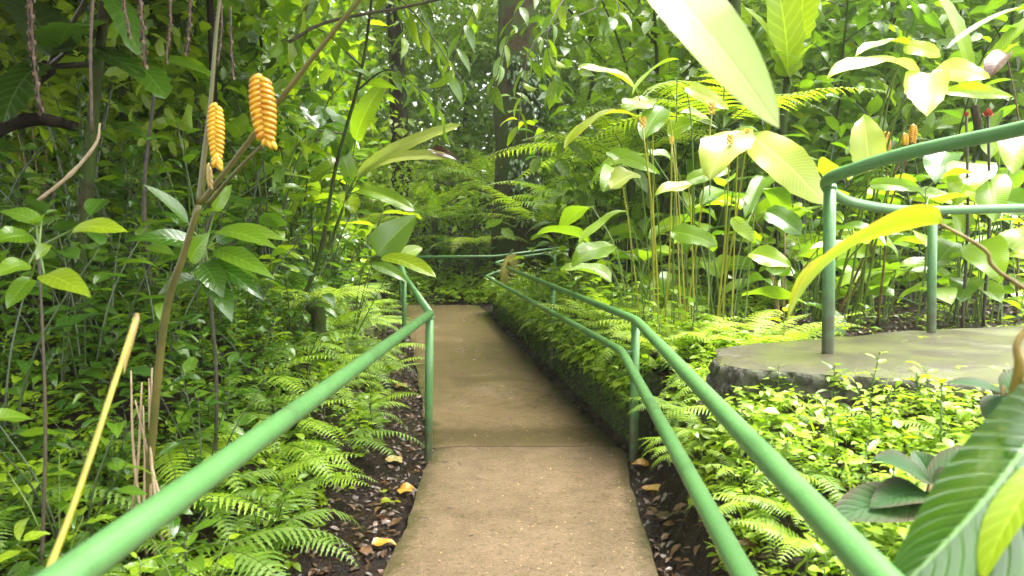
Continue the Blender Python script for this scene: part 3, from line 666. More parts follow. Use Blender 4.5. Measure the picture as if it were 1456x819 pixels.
# ------------------------------------------------------------------ single plants the eye picks out, leaf by leaf
UPV = np.array([0, 0, 1.])
def rot(v, ax, a):
    ax = unit(ax); return v * math.cos(a) + np.cross(ax, v) * math.sin(a) + ax * np.dot(ax, v) * (1 - math.cos(a))
def hleaf(root, base, tip, wpx, mats=('leaf_mid', 'stalk_green'), shape='ovate', bend=.6, roll=0., fold=.2, wave=.04, face=.7, stalk=None, sag=.05, nl=12, nh=3, sr=.006, tear=0., name='leaf', twist=0.):
    a, b = pix(*base), pix(*tip); off = np.array(root.location); ch = b - a; Lc = np.linalg.norm(ch); c = ch / Lc
    cm = unit(np.array([0, 0, CAMZ]) - (a + b) / 2)
    n = UPV * (1 - face) + cm * face; n = unit(n - c * np.dot(n, c)); n = rot(n, c, roll); s = np.cross(c, n)
    d = unit(c * math.cos(bend / 2) + n * math.sin(bend / 2)); nn = unit(n * math.cos(bend / 2) - c * math.sin(bend / 2))
    L = Lc / (math.sin(bend / 2) / (bend / 2) if abs(bend) > .01 else 1); W = wpx * (base[2] + tip[2]) / 2 / FPX
    g = Geo().add(blade(a - off, d, nn, L, W, shape, bend, fold, wave, twist, nl, nh, rng.uniform(0, 6), tear), 0)
    if stalk is not None:
        st = [np.asarray(q, float) for q in stalk]; g.add(tube(catmull([q - off for q in st] + [a - off + d * L * .02], 5), [sr * 1.2, sr * .7], 8, caps=False), 1)
    return link(name, g.mesh(name, mats), root)

# tall foreground plant leaning in from beyond the frame: one huge pale blade overhead
r0 = np.array([1.75, 1.25, gz(1.75, 1.25)])
t = thing('giant_leaf_plant', 'out-of-focus huge pale leaf hanging into view above the walk, close to the camera', 'plant', r0)
hleaf(t, (905, -70, 1.5), (1108, 182, 1.32), 88, ('leaf_white', 'stalk_green'), 'paddle', .35, .1, .3, .03, .55, [r0, r0 + (.05, .05, 1.2), r0 + (-.35, .1, 2.0), r0 + (-1.1, .22, 2.15)], nl=18, nh=4, sr=.012)
# yellowing foreground leaf
r0 = np.array([2.3, 1.7, gz(2.3, 1.7)])
t = thing('yellowing_plant', 'single yellowing leaf on a thin brown stalk drooping in front of the looping handrail', 'plant', r0)
hleaf(t, (1342, 318, 1.75), (1112, 480, 1.6), 98, ('leaf_yellow', 'stalk_brown'), 'ovate', 1.15, .8, .3, .06, .3, [r0, r0 + (-.25, .02, .55), pix(1456, 410, 1.78), pix(1400, 355, 1.77)], nl=18, nh=4, sr=.006)
# dark ribbed foreground leaf, its yellow neighbour and orange sheath
r0 = np.array([1.15, 1.0, gz(1.15, 1.0)])
t = thing('ribbed_leaf_plant', 'large dark glossy ribbed leaf with orange sheath at the corner below the walk', 'plant', r0)
hleaf(t, (1500, 560, 1.22), (1240, 870, 1.02), 210, ('leaf_striped', 'stalk_yellow'), 'paddle', .5, -.75, .5, .03, .6, [r0, pix(1500, 640, 1.25)], nl=22, nh=5, sr=.012)
hleaf(t, (1500, 650, 1.1), (1395, 830, 1.0), 60, ('leaf_lime', 'stalk_yellow'), 'paddle', .5, .5, .3, .03, .6, [r0, pix(1520, 700, 1.1)], nl=14, nh=3, sr=.01)
hleaf(t, (1450, 790, 1.2), (1290, 850, 1.1), 120, ('leaf_striped', 'stalk_yellow'), 'paddle', .4, .2, .2, .03, .5, [r0], nl=14, nh=3, sr=.01)
hleaf(t, (1470, 720, 1.35), (1400, 770, 1.3), 70, ('leaf_purple', 'stalk_yellow'), 'ovate', .4, .2, .2, .03, .5, [r0], nl=10, nh=3, sr=.006)
link('sheath', Geo().add(tube(catmull([pix(1436, 600, 1.22) - r0, pix(1442, 560, 1.22) - r0, pix(1450, 520, 1.21) - r0, pix(1446, 490, 1.21) - r0, pix(1462, 462, 1.21) - r0], 6), [.007, .009, .009, .006, .003], 12)).mesh('sheath', 'orange_sheath'), t)
# purple-green low plant
r0 = pix(1312, 712, 1.9); r0[2] = gz(r0[0], r0[1])
t = thing('purple_leaf_plant', 'low plant with dull purple-green quilted leaves over the bright ground cover', 'plant', r0)
nd = pix(1318, 700, 1.85)
link('stem', Geo().add(tube(catmull([np.zeros(3), (nd - r0) * .5 + (.01, 0, 0), nd - r0], 5), [.008, .005], 8)).mesh('stem', 'stalk_brown'), t)
for b, e, w_, rl in (((1322, 688, 1.85), (1240, 652, 1.78), 62, .2), ((1325, 690, 1.86), (1408, 640, 1.95), 56, .1), ((1328, 694, 1.85), (1382, 690, 1.8), 64, -.2), ((1318, 700, 1.82), (1236, 722, 1.72), 60, .1), ((1312, 715, 1.82), (1170, 742, 1.7), 76, 0), ((1330, 690, 1.9), (1300, 640, 2.0), 44, 0), ((1322, 700, 1.8), (1330, 770, 1.7), 60, .2)):
    hleaf(t, b, e, w_, ('leaf_purple', 'stalk_brown'), 'ovate', .55, rl, .22, .025, .55, [nd], nl=12, nh=3, sr=.004)
r0 = pix(1425, 600, 1.9); r0[2] = gz(r0[0], r0[1])
t = thing('purple_leaf_plant', 'purple-green quilted leaf plant beside the orange sheath, two leaves showing', 'plant', r0)
for b, e, w_ in (((1425, 560, 1.9), (1345, 545, 1.85), 30), ((1428, 558, 1.9), (1470, 525, 1.95), 40), ((1425, 562, 1.9), (1412, 610, 1.85), 46)):
    hleaf(t, b, e, w_, ('leaf_purple', 'stalk_brown'), 'ovate', .6, .1, .2, .02, .5, [r0, pix(1425, 575, 1.9)], sr=.004)
# cut yellow stalk
a = pix(193, 452, 1.75); b = pix(52, 830, 1.35); r0 = b + (b - a) * .45
t = thing('cut_stalk', 'snapped bright yellow stalk standing bare on the shady fern bank', 'stalk', r0)
cp = catmull([r0 - r0, (a - r0) * .45 + (.012, 0, -.012), (a - r0) * .8 + (.006, 0, -.004), a - r0], 8); cr = np.array([.0095, .009, .0082, .0088, .0084, .0078, .0084, .0076, .008, .0072, .0078, .0070, .0074])
link('stem', Geo().add(tube(cp, cr * .85, 10, .03)).mesh('stem', 'stalk_cut'), t)
link('torn_tip', Geo().add(tube([cp[-1] - unit(cp[-1] - cp[-3]) * .02, cp[-1] + unit(cp[-1] - cp[-3]) * .012], [.0064, .0058], 9, .15)).mesh('torn_tip', 'stalk_brown'), t)
link('dry_sheath', Geo().add(blade(a - r0 + (.01, 0, .005), unit(b - a), (0, -1, .3), .16, .02, 'strap', .3, .5, .03)).mesh('dry_sheath', 'leaf_straw'), t)

# rattle plant: two yellow rattles on crossing stalks
def rattle(g, top, bot, wd, rows=13, mi=0, flat=.62):
    top, bot = np.asarray(top, float), np.asarray(bot, float); ax = unit(bot - top); L = np.linalg.norm(bot - top)
    s = unit(np.cross(ax, (0, 1, 0))); f = np.cross(ax, s)
    g.add(tube([top, bot], wd * .2, 6), mi)
    for i in range(rows):
        tt = (i + .5) / rows; ww = wd * (.72 + .5 * math.sin(math.pi * min(1, tt * .8 + .15))) * .5
        for sg in (-1, 1):
            c = top + ax * L * (tt + (.25 / rows if sg > 0 else -.25 / rows)) + s * sg * ww * .42
            V = []; nu, nv = 8, 5
            for a_ in range(nv + 1):
                th = math.pi * a_ / nv
                for b_ in range(nu):
                    ph = 2 * math.pi * b_ / nu
                    V.append(c + s * sg * (math.sin(th) * math.cos(ph)) * ww * .68 * (1 if True else 0) + f * math.sin(th) * math.sin(ph) * ww * flat * 1.1 + ax * (-math.cos(th)) * L / rows * .72 + ax * .55 * L / rows * math.sin(th) * math.cos(ph))
            F = [(a_ * nu + b_, a_ * nu + (b_ + 1) % nu, (a_ + 1) * nu + (b_ + 1) % nu, (a_ + 1) * nu + b_) for a_ in range(nv) for b_ in range(nu)]
            g.add((np.array(V), F, np.zeros((len(V), 2))), mi)
    return g
r0 = pix(196, 600, 2.75); r0[2] = gz(r0[0], r0[1])
t = thing('rattle_plant', 'tall stalked plant carrying two ribbed yellow rattle flowers above the fern bank', 'plant', r0)
fork = pix(283, 290, 2.6)
link('stem', Geo().add(tube(catmull([(0, 0, -.05), pix(232, 470, 2.68) - r0, pix(262, 360, 2.63) - r0, fork - r0], 6), [.016, .015, .013, .011], 12)).mesh('stem', 'stalk_olive'), t)
link('stalk', Geo().add(tube(catmull([fork - r0, pix(290, 225, 2.6) - r0, pix(300, 140, 2.6) - r0, pix(308, 40, 2.6) - r0, pix(318, -40, 2.6) - r0], 6), [.012, .009, .007, .005], 10)).mesh('stalk', 'stalk_olive'), t)
link('stalk', Geo().add(tube(catmull([fork - r0, pix(330, 232, 2.58) - r0, pix(400, 140, 2.5) - r0, pix(470, 50, 2.42) - r0, pix(560, -60, 2.35) - r0], 6), [.011, .010, .009, .008], 10)).mesh('stalk', 'stalk_olive'), t)
link('stalk', Geo().add(tube(catmull([pix(296, 290, 2.58) - r0, pix(330, 250, 2.52) - r0, pix(374, 205, 2.44) - r0], 6), [.009, .006], 8)).mesh('stalk', 'stalk_olive'), t)
link('flower', rattle(Geo(), pix(307, 150, 2.52) - r0, pix(308, 222, 2.5) - r0, .050, 11).mesh('flower', 'flower_yellow'), t)
link('flower', rattle(Geo(), pix(370, 110, 2.44) - r0, pix(378, 198, 2.42) - r0, .074, 11).mesh('flower', 'flower_yellow'), t)
g = Geo()
for px, py in ((380, 203), (386, 204), (309, 228), (309, 234)): rattle(g, pix(px, py - 5, 2.42) - r0, pix(px, py + 4, 2.42) - r0, .032, 1)
link('bract', g.mesh('bract', 'flower_yellow'), t)
link('bract', rattle(Geo(), pix(297, 236, 2.55) - r0, pix(299, 266, 2.55) - r0, .02, 4).mesh('bract', 'leaf_straw'), t)
sb = [pix(x, y, 2.7) for x, y in ((190, 560), (176, 640), (215, 640), (232, 650), (205, 690), (246, 660))]
for q in sb:
    tp = pix(195 + rng.uniform(-14, 22), 560 + rng.uniform(-40, 20), 2.72); q[2] = gz(q[0], q[1])
    link('dry_sheath', Geo().add(tube(catmull([q - r0, (q + tp) / 2 - r0 + nrg.normal(size=3) * .015, tp - r0], 4), [.008, .006, .003], 6)).mesh('dry_sheath', 'twig'), t)

# glossy lance-leaved plant behind the rattle stalk
r0 = pix(300, 520, 3.2); r0[2] = gz(r0[0], r0[1])
t = thing('lance_leaf_plant', 'glossy dark green plant with long ribbed lance leaves right behind the rattle stalk', 'plant', r0)
nd = pix(292, 352, 3.2)
link('stem', Geo().add(tube(catmull([np.zeros(3), (nd - r0) * .5 + (.03, 0, 0), nd - r0, pix(303, 300, 3.2) - r0], 5), [.010, .006], 8)).mesh('stem', 'stem_dark'), t)
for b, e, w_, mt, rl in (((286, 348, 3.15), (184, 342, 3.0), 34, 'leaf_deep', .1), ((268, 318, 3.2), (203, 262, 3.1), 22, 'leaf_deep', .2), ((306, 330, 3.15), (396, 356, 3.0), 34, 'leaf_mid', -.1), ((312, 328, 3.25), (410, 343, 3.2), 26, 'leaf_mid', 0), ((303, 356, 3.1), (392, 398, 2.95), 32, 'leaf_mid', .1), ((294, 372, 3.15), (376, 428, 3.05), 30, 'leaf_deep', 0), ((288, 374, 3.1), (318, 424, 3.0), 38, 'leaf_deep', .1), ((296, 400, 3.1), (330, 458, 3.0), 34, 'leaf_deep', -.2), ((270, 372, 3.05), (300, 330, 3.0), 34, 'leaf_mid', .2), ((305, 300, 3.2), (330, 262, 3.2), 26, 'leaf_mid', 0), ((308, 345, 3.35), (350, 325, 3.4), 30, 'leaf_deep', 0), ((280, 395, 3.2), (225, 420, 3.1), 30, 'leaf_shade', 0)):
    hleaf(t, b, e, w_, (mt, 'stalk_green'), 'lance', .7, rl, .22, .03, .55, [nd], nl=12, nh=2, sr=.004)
# bright toothed leaves near the frame's edge
r0 = pix(45, 560, 2.3); r0[2] = gz(r0[0], r0[1])
t = thing('serrated_leaf_plant', 'plant with broad bright serrated leaves on a thin stem in the dark shade', 'plant', r0)
nd = pix(55, 352, 2.35)
link('stem', Geo().add(tube(catmull([np.zeros(3), (nd - r0) * .5 + (.02, 0, 0), nd - r0], 5), [.007, .004], 8)).mesh('stem', 'stem_dark'), t)
for b, e, w_, mt in (((104, 326, 2.3), (183, 330, 2.25), 34, 'leaf_lime'), ((60, 318, 2.4), (-5, 300, 2.4), 30, 'leaf_mid'), ((62, 390, 2.3), (130, 424, 2.2), 40, 'leaf_lime'), ((52, 320, 2.4), (82, 300, 2.3), 24, 'leaf_mid'), ((45, 335, 2.35), (-12, 345, 2.25), 40, 'leaf_mid'), ((50, 365, 2.3), (75, 350, 2.3), 26, 'leaf_lime'), ((42, 375, 2.3), (-10, 392, 2.2), 34, 'leaf_mid'), ((45, 395, 2.4), (10, 440, 2.3), 30, 'leaf_mid')):
    hleaf(t, b, e, w_, (mt, 'stalk_green'), 'ovate', .6, .1, .18, .05, .5, [nd], nl=12, nh=2, sr=.004)
# pale spear leaf by the single rail
r0 = np.array([-1.75, 7.4, gz(-1.75, 7.4)])
t = thing('pale_leaf_plant', 'plant with one upright silvery-green leaf and one bright drooping leaf by the handrail bend', 'plant', r0)
hleaf(t, (536, 362, 6.8), (592, 306, 6.9), 52, ('leaf_paddle_deep', 'stalk_green'), 'heart', .5, .1, .2, .03, .6, [r0, pix(515, 385, 7.0)], sr=.007)
hleaf(t, (543, 366, 6.7), (620, 394, 6.3), 32, ('leaf_lime', 'stalk_green'), 'paddle', .5, -.1, .25, .03, .5, [r0, pix(525, 385, 7.0)], sr=.007)
hleaf(t, (560, 372, 7.0), (600, 352, 7.2), 26, ('leaf_paddle', 'stalk_green'), 'paddle', .5, .1, .2, .03, .5, [r0], sr=.006)
hleaf(t, (530, 376, 7.0), (580, 402, 6.8), 24, ('leaf_mid', 'stalk_green'), 'lance', .6, .1, .2, .03, .4, [r0], sr=.006)
# banana with huge dark leaves seen from below
r0 = np.array([-4.6, 4.9, gz(-4.6, 4.9)])
t = thing('banana_plant', 'banana plant with huge dark leaves backlit overhead in the shade', 'plant', r0)
nd = pix(70, 95, 4.5)
link('trunk', Geo().add(tube(catmull([(0, 0, -.1), (nd - r0) * .5 + (-.1, 0, 0), nd - r0], 6), [.10, .075, .05], 12, .04)).mesh('trunk', 'bark_dark'), t)
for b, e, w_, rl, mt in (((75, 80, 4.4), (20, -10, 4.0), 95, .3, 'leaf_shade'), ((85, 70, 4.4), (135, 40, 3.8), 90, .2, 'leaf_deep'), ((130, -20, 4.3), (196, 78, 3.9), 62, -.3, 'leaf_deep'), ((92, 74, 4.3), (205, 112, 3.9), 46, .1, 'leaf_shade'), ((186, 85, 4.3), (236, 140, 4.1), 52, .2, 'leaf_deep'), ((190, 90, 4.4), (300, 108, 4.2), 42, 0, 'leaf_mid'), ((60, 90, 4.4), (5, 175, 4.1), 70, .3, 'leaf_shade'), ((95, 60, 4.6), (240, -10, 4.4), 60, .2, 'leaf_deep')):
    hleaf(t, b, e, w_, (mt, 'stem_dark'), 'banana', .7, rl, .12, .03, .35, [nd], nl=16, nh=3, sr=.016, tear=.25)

# strap-leaved plant between the sapling and the big trunk
r0 = np.array([-2.6, 9.0, gz(-2.6, 9.0)])
t = thing('strap_leaf_plant', 'plant with long silvery strap leaves reaching from the bank towards the big trunk', 'plant', r0); nd = pix(490, 290, 9.0)
for b, e, w_, mt, rl in (((505, 252, 8.9), (655, 178, 8.6), 22, 'leaf_pale', .3), ((520, 240, 8.9), (646, 224, 8.5), 20, 'leaf_pale', .2), ((500, 215, 9), (425, 150, 8.6), 62, 'leaf_paddle_deep', .1), ((505, 200, 9), (545, 120, 8.8), 34, 'leaf_paddle', .1), ((490, 230, 9), (440, 260, 8.7), 30, 'leaf_lime', .2), ((510, 270, 8.9), (590, 300, 8.6), 24, 'leaf_paddle', .2), ((500, 262, 9), (470, 190, 8.9), 30, 'leaf_paddle', .1)):
    hleaf(t, b, e, w_, (mt, 'stalk_green'), 'banana', .8, rl, .2, .05, .5, [r0, nd], nl=14, nh=3, sr=.012, tear=.12)
hleaf(t, (612, 212, 8.6), (652, 228, 8.5), 16, ('leaf_dry', 'stalk_brown'), 'strap', .6, .2, .3, .08, .5, None)
# cone-flowered clump behind the raised bed: pale leaves on yellow stalks
r0 = np.array([1.62, 5.7, gz(1.62, 5.7)])
t = thing('cone_ginger', 'tall clump with pale paddle leaves and small yellow cone flowers beside the double handrail', 'plant', r0)
PL, PD, PA = 'leaf_pale', 'leaf_paddle_deep', 'leaf_paddle'
def foot(k, a=None):
    q = r0 + np.array([rng.uniform(-.3, .3), rng.uniform(-.25, .3), 0])
    if a is not None: q[0] = .6 * a[0] + .4 * q[0]
    q[2] = gz(q[0], q[1]); return q
for b, e, w_, mt, rl, bn in (((908, 132, 5.4), (822, 96, 5.2), 32, 'leaf_lime', .3, .5), ((908, 168, 5.3), (803, 211, 5.0), 34, 'leaf_yellow', .5, .9), ((925, 142, 5.5), (886, 162, 5.3), 44, 'leaf_lime', .1, .4), ((944, 152, 5.4), (914, 200, 5.2), 42, PD, .1, .4), ((965, 84, 5.5), (899, 136, 5.2), 18, PA, .7, .5), ((975, 124, 5.3), (1036, 156, 5.1), 24, PL, .3, .3), ((1052, 186, 5.2), (1008, 254, 4.9), 72, PL, .1, .5), ((1068, 192, 5.2), (1174, 292, 4.7), 62, PL, .25, .5), ((905, 246, 5.3), (868, 268, 5.2), 46, PL, .2, .3), ((862, 216, 5.4), (938, 248, 5.2), 26, PA, .3, .4), ((985, 262, 5.2), (930, 278, 5.1), 30, 'leaf_yellow', .2, .3), ((975, 258, 5.3), (1040, 242, 5.3), 26, PA, .2, .4), ((950, 190, 5.6), (985, 175, 5.5), 40, 'leaf_lime', .1, .4), ((1010, 172, 5.6), (965, 160, 5.5), 22, PA, .1, .4), ((890, 300, 5.3), (822, 350, 5.0), 26, PA, .5, .5), ((872, 350, 5.3), (812, 380, 5.1), 44, PA, .1, .7), ((955, 330, 5.2), (1020, 350, 5.0), 34, PA, .2, .6), ((1040, 310, 5.3), (1075, 345, 5.2), 22, 'leaf_lime', .3, .3), ((1090, 300, 5.8), (1140, 335, 5.6), 40, PD, .1, .4), ((1065, 360, 5.6), (1125, 380, 5.4), 36, PA, .1, .4), ((1085, 250, 5.9), (1060, 310, 5.7), 26, PD, .1, .3), ((960, 230, 5.8), (920, 215, 5.7), 26, PD, .2, .4)):
    a = pix(*b); f0 = foot(0, a); hleaf(t, b, e, w_, (mt, 'stalk_yellow' if rng.random() < .25 else 'stalk_green'), 'paddle', bn * 1.5, rl, rng.uniform(.05, .4), .08, .5, [f0, f0 * .45 + a * .55 + (0, 0, .25 * (a[2] - f0[2]))], nl=12, nh=3, sr=.0055, tear=.1)
for px, py, Y, k in ((914, 176, 5.1, 9), (955, 198, 5.2, 6), (1012, 156, 5.1, 9), (1038, 200, 5.0, 8), (1063, 189, 5.1, 7)):
    a = pix(px, py + 6, Y); f0 = foot(0, a); st = 'stalk'
    link('stalk', Geo().add(tube(catmull([f0 - r0, (f0 * .5 + a * .5) - r0 + (.02, 0, .05), a - r0], 6), [.008, .006], 8)).mesh('stalk', 'stalk_yellow'), t)
    g = Geo()
    for i in range(26):
        th = i * 2.4; zz = i / 25; rr = .026 * math.sin(math.pi * (.15 + .8 * zz)) * k / 9; c = a - r0 + np.array([0, 0, (zz * .075 - .01) * k / 9])
        o_ = np.array([math.cos(th), math.sin(th), .55]); g.add(blade(c + o_ * rr * .4, o_, (0, 0, 1), .032 * k / 9, .026 * k / 9, 'ovate', -.9, -.4, 0, 0, 3, 1))
    link('flower', g.mesh('flower', 'flower_cone'), t)

# pale clump by the looping rail, rattles and torch flowers
r0 = np.array([2.95, 5.9, gz(2.95, 5.9)])
t = thing('pale_ginger', 'clump with broad sunlit pale leaves and orange rattle flowers above the looping handrail', 'plant', r0)
for b, e, w_, mt, rl, bn in (((1285, 66, 5.0), (1338, 80, 4.8), 26, PL, .3, .5), ((1290, 64, 5.0), (1216, 82, 4.8), 30, 'leaf_lime', .3, .6), ((1302, 108, 4.9), (1176, 112, 4.6), 48, PL, .2, .7), ((1318, 104, 4.8), (1318, 166, 4.5), 62, PL, .05, .5), ((1326, 100, 4.9), (1406, 112, 4.7), 38, PL, .2, .6), ((1236, 244, 5.2), (1228, 163, 5.3), 50, PL, 0, .25), ((1236, 262, 5.1), (1312, 270, 4.9), 24, PA, .3, .4), ((1228, 345, 5.0), (1212, 330, 4.9), 30, PL, .1, .2), ((1340, 130, 5.2), (1440, 138, 5.0), 24, 'leaf_lime', .4, .4), ((1205, 345, 5.2), (1150, 355, 5.1), 18, PL, .1, .3)):
    a = pix(*b); f0 = foot(0, a); hleaf(t, b, e, w_, (mt, 'stalk_green'), 'paddle', bn * 1.5, rl, rng.uniform(.05, .35), .09, .5, [f0, f0 * .45 + a * .55 + (0, 0, .2 * (a[2] - f0[2]))], nl=14, nh=3, sr=.009, tear=.1)
for (x0, y0, x1, y1) in ((1261, 188, 1261, 214), (1299, 178, 1298, 203), (1286, 190, 1287, 206)):
    a, b = pix(x0, y0, 5.4), pix(x1, y1, 5.4); f0 = foot(0)
    link('stalk', Geo().add(tube(catmull([f0 - r0, (f0 + b) / 2 - r0 + (.03, 0, 0), b - r0], 5), [.012, .006], 8)).mesh('stalk', 'stalk_brown'), t)
    link('flower', rattle(Geo(), a - r0, b - r0, .05, 9).mesh('flower', 'flower_yellow'), t)
for i, (px, py, k, lb) in enumerate(((1405, 162, .75, 'larger red torch flower on a dark stalk above the loop of the handrail'), (1374, 163, .45, 'small closed red torch bud on a dark stalk above the loop of the handrail'))):
    a = pix(px, py, 5.6); r1 = np.array([a[0] + .1, a[1] + .1, gz(a[0], a[1])]); t2 = thing('torch_flower', lb, 'flower', r1)
    link('stalk', Geo().add(tube(catmull([(0, 0, -.05), (a - r1) * .5 + (.03, 0, 0), a - r1], 5), [.013, .010], 8)).mesh('stalk', 'stem_dark'), t2)
    g = Geo()
    for j in range(24):
        th = j * 2.4; q = j / 23; o_ = np.array([math.cos(th), math.sin(th), .3 + 1.6 * q]); g.add(blade(a - r1 + np.array([0, 0, .05 * q - .03]) * k, o_, (0, 0, 1), .075 * k * (1 - .4 * q), .045 * k, 'ovate', -.8, -.3, 0, 0, 4, 1))
    link('flower', g.mesh('flower', 'flower_red'), t2)
r0 = np.array([4.1, 5.9, gz(4.1, 5.9)])
t = thing('heart_leaf_shrub', 'shrub with the largest bright heart-shaped leaves, framed by the loop of the handrail', 'shrub', r0)
for b, e, w_, mt in (((1386, 232, 5.8), (1358, 292, 5.5), 62, 'leaf_lime'), ((1402, 250, 5.7), (1414, 316, 5.4), 54, 'leaf_paddle'), ((1448, 190, 6), (1440, 248, 5.7), 50, 'leaf_lime'), ((1372, 330, 5.7), (1348, 300, 5.6), 44, 'leaf_paddle'), ((1392, 345, 5.6), (1424, 402, 5.3), 56, 'leaf_paddle'), ((1440, 325, 5.7), (1480, 372, 5.5), 56, 'leaf_lime'), ((1425, 285, 5.7), (1478, 300, 5.5), 46, 'leaf_paddle_deep'), ((1345, 215, 6.2), (1330, 262, 6.0), 50, 'leaf_paddle_deep'), ((1360, 345, 6), (1325, 385, 5.8), 46, 'leaf_paddle_deep'), ((1420, 215, 6.2), (1395, 190, 6.2), 50, 'leaf_paddle'), ((1380, 395, 5.8), (1365, 430, 5.6), 46, 'leaf_paddle_deep'), ((1445, 270, 6.1), (1420, 240, 6.1), 44, 'leaf_paddle')):
    a = pix(*b); f0 = r0 + np.array([.5 * (a[0] - r0[0]) + rng.uniform(-.1, .1), rng.uniform(-.1, .2), 0])
    hleaf(t, b, e, w_, (mt, 'stalk_green'), 'heart', .7, rng.uniform(-.2, .3), .2, .07, .6, [f0, f0 * .4 + a * .6 + (0, 0, .1)], nl=12, nh=3, sr=.006)
# banana blades in the back
for base, lf, lb in (((2.9, 8.2), (((1120, 110, 8), (1100, -40, 7.6), 60), ((1130, 100, 8), (1160, 60, 7.6), 40), ((1125, 120, 8), (1060, 10, 7.8), 44), ((1135, 60, 8.2), (1150, -50, 8), 50)), 'banana plant with tall upright fresh green blades behind the cone-flowered clump'),
                     ((5.6, 7.8), (((1385, 150, 7.5), (1325, -20, 7.2), 46), ((1390, 120, 7.5), (1450, 60, 7), 50), ((1395, 110, 7.6), (1480, 20, 7.2), 60), ((1380, 140, 7.6), (1330, 90, 7), 44)), 'banana plant with split dark blades behind the red torch flower')):
    r1 = np.array([base[0], base[1], gz(*base)]); t2 = thing('banana_plant', lb, 'plant', r1); nd = pix(*lf[0][0])
    link('trunk', Geo().add(tube(catmull([(0, 0, -.1), (nd - r1) * .5 + (.06, 0, 0), nd - r1], 6), [.08, .06, .04], 12, .04)).mesh('trunk', 'bark_mossy'), t2)
    for b, e, w_ in lf: hleaf(t2, b, e, w_, ('leaf_lime' if 'fresh' in lb else 'leaf_paddle', 'stalk_green'), 'banana', .5, rng.uniform(-.3, .3), .15, .03, .4, [nd], nl=14, nh=3, sr=.014, tear=.2)
r1 = np.array([2.6, 2.4, gz(2.6, 2.4)]); t2 = thing('arching_leaf_plant', 'narrow lime leaf arching in at the upper corner over the looping handrail', 'plant', r1)
hleaf(t2, (1475, 8, 2.3), (1346, 70, 2.2), 26, ('leaf_lime', 'stalk_green'), 'strap', .5, .3, .2, .02, .4, [r1, r1 + (.1, 0, 1.0)], sr=.008)
r1 = np.array([4.9, 6.6, gz(4.9, 6.6)]); t2 = thing('dry_leaf_plant', 'withered brown leaf hanging folded from a stalk under the split banana blades', 'plant', r1)
hleaf(t2, (1432, 78, 6.2), (1408, 112, 6.1), 34, ('leaf_dry', 'stalk_brown'), 'oval', 1.3, .2, .5, .08, .6, [r1, pix(1450, 200, 6.4)], sr=.008)

# ------------------------------------------------------------------ trees with trunks one can tell apart
def tree(label, x, y, tm, rz=0, s=1, group='forest trees', name='tree'):
    inst(tm, name, label, 'tree', (x, y, gz(x, y)), rz, s, group)
BIG = T_tree(14, .56, (-.02, 0), 'bark_brown', (3.4, 2.4), 3000, .26, 'crown_green', .78, 8)
tree('big mossy tree trunk rising behind the end of the path', .25, 16.6, BIG, .6, 1.0, None)
bt = bpy.data.objects['tree']; n = 2400
th = nrg.uniform(-1.9, 1.2, n); zz = 5.2 * nrg.random(n) ** .8; rad_ = .59 + .10 * nrg.random(n) + .25 * nrg.random(n) ** 4
P_ = np.stack([np.cos(th) * rad_ - .02 * zz, np.sin(th) * rad_, zz], 1); D_ = np.stack([np.cos(th), np.sin(th), -1.0 + nrg.normal(size=n) * .5], 1) + nrg.normal(size=(n, 3)) * .4
ck = link('ivy', leaf_cloud('ivy', P_[pk := (np.sin(zz * 2.1 + th * 2) + nrg.normal(size=n) * .6 > .1)], D_[pk], np.stack([np.cos(th), np.sin(th), .5 + 0 * th], 1)[pk], nrg.uniform(.08, .2, pk.sum()), .5, 'leaf_deep', True), bt); ck.rotation_euler.z = -.6
TM = [T_tree(11, .16, (.03, .02), 'bark_mossy', (3.0, 2.4), 2600, .22, 'crown_green', .66, 9), T_tree(13, .24, (-.03, .0), 'bark_dark', (3.6, 2.6), 2900, .24, 'forest_green', .62, 10),
      T_tree(9, .10, (.06, .0), 'bark_grey', (2.4, 2.0), 2000, .20, 'crown_green', .6, 9), T_tree(15, .30, (.0, .02), 'bark_grey', (4.2, 3.0), 3200, .26, 'forest_green', .6, 11)]
# shade trees over the fern bank
SH1 = T_tree(7.5, .042, (.07, .03), 'bark_mossy', (3.6, 1.6), 7500, .30, 'forest_green', .6, 9)
SH2 = T_tree(8.0, .036, (.0, .02), 'bark_dark', (3.6, 1.7), 7500, .30, 'forest_green', .6, 9)
tree('slender mossy tree leaning over the fern bank near the banana leaves', -2.72, 4.15, T_tree(7.5, .030, (.15, .03), 'bark_mossy', (3.2, 1.6), 6000, .30, 'forest_green', .62, 9), 0, 1, None, 'shade_tree')
tree('dark thin trunk at the edge of the view over the shady bank', -2.62, 3.35, SH2, 1.2, 1, None, 'shade_tree')
tree('brown trunk standing behind the rattle flowers, hung with dry strings', -3.1, 7.2, SH2, 2.5, 1.0, None, 'shade_tree')
tree('mossy trunk among the lance-leaved plants, halfway up the bank', -4.2, 7.6, SH1, 2.9, 1.05, None, 'shade_tree')
tree('dark upright trunk deep in the shade beyond the banana plant', -5.6, 7.0, SH2, .4, 1.1, None, 'shade_tree')
for i, (x, y) in enumerate(((-3.4, 1.0), (-4.6, -1.2), (-6.2, 2.6), (-7.4, 5.2))):  # unseen trees beside and behind the camera, added to darken the bank
    tree(f'unseen tree added to shade the fern bank, {ORD[i]} back towards the start of the walk', x, y, SH2, 1.3 * i, 1.05, 'unseen trees added to shade the bank', 'shade_tree')
tree('pale trunk crowded by tall canes behind the cone-flowered clump', 2.75, 8.4, T_tree(9, .085, (.0, .03), 'bark_mossy', (2.2, 1.4), 1500, .22, 'crown_green', .68, 6), 0, 1, None, 'shade_tree')
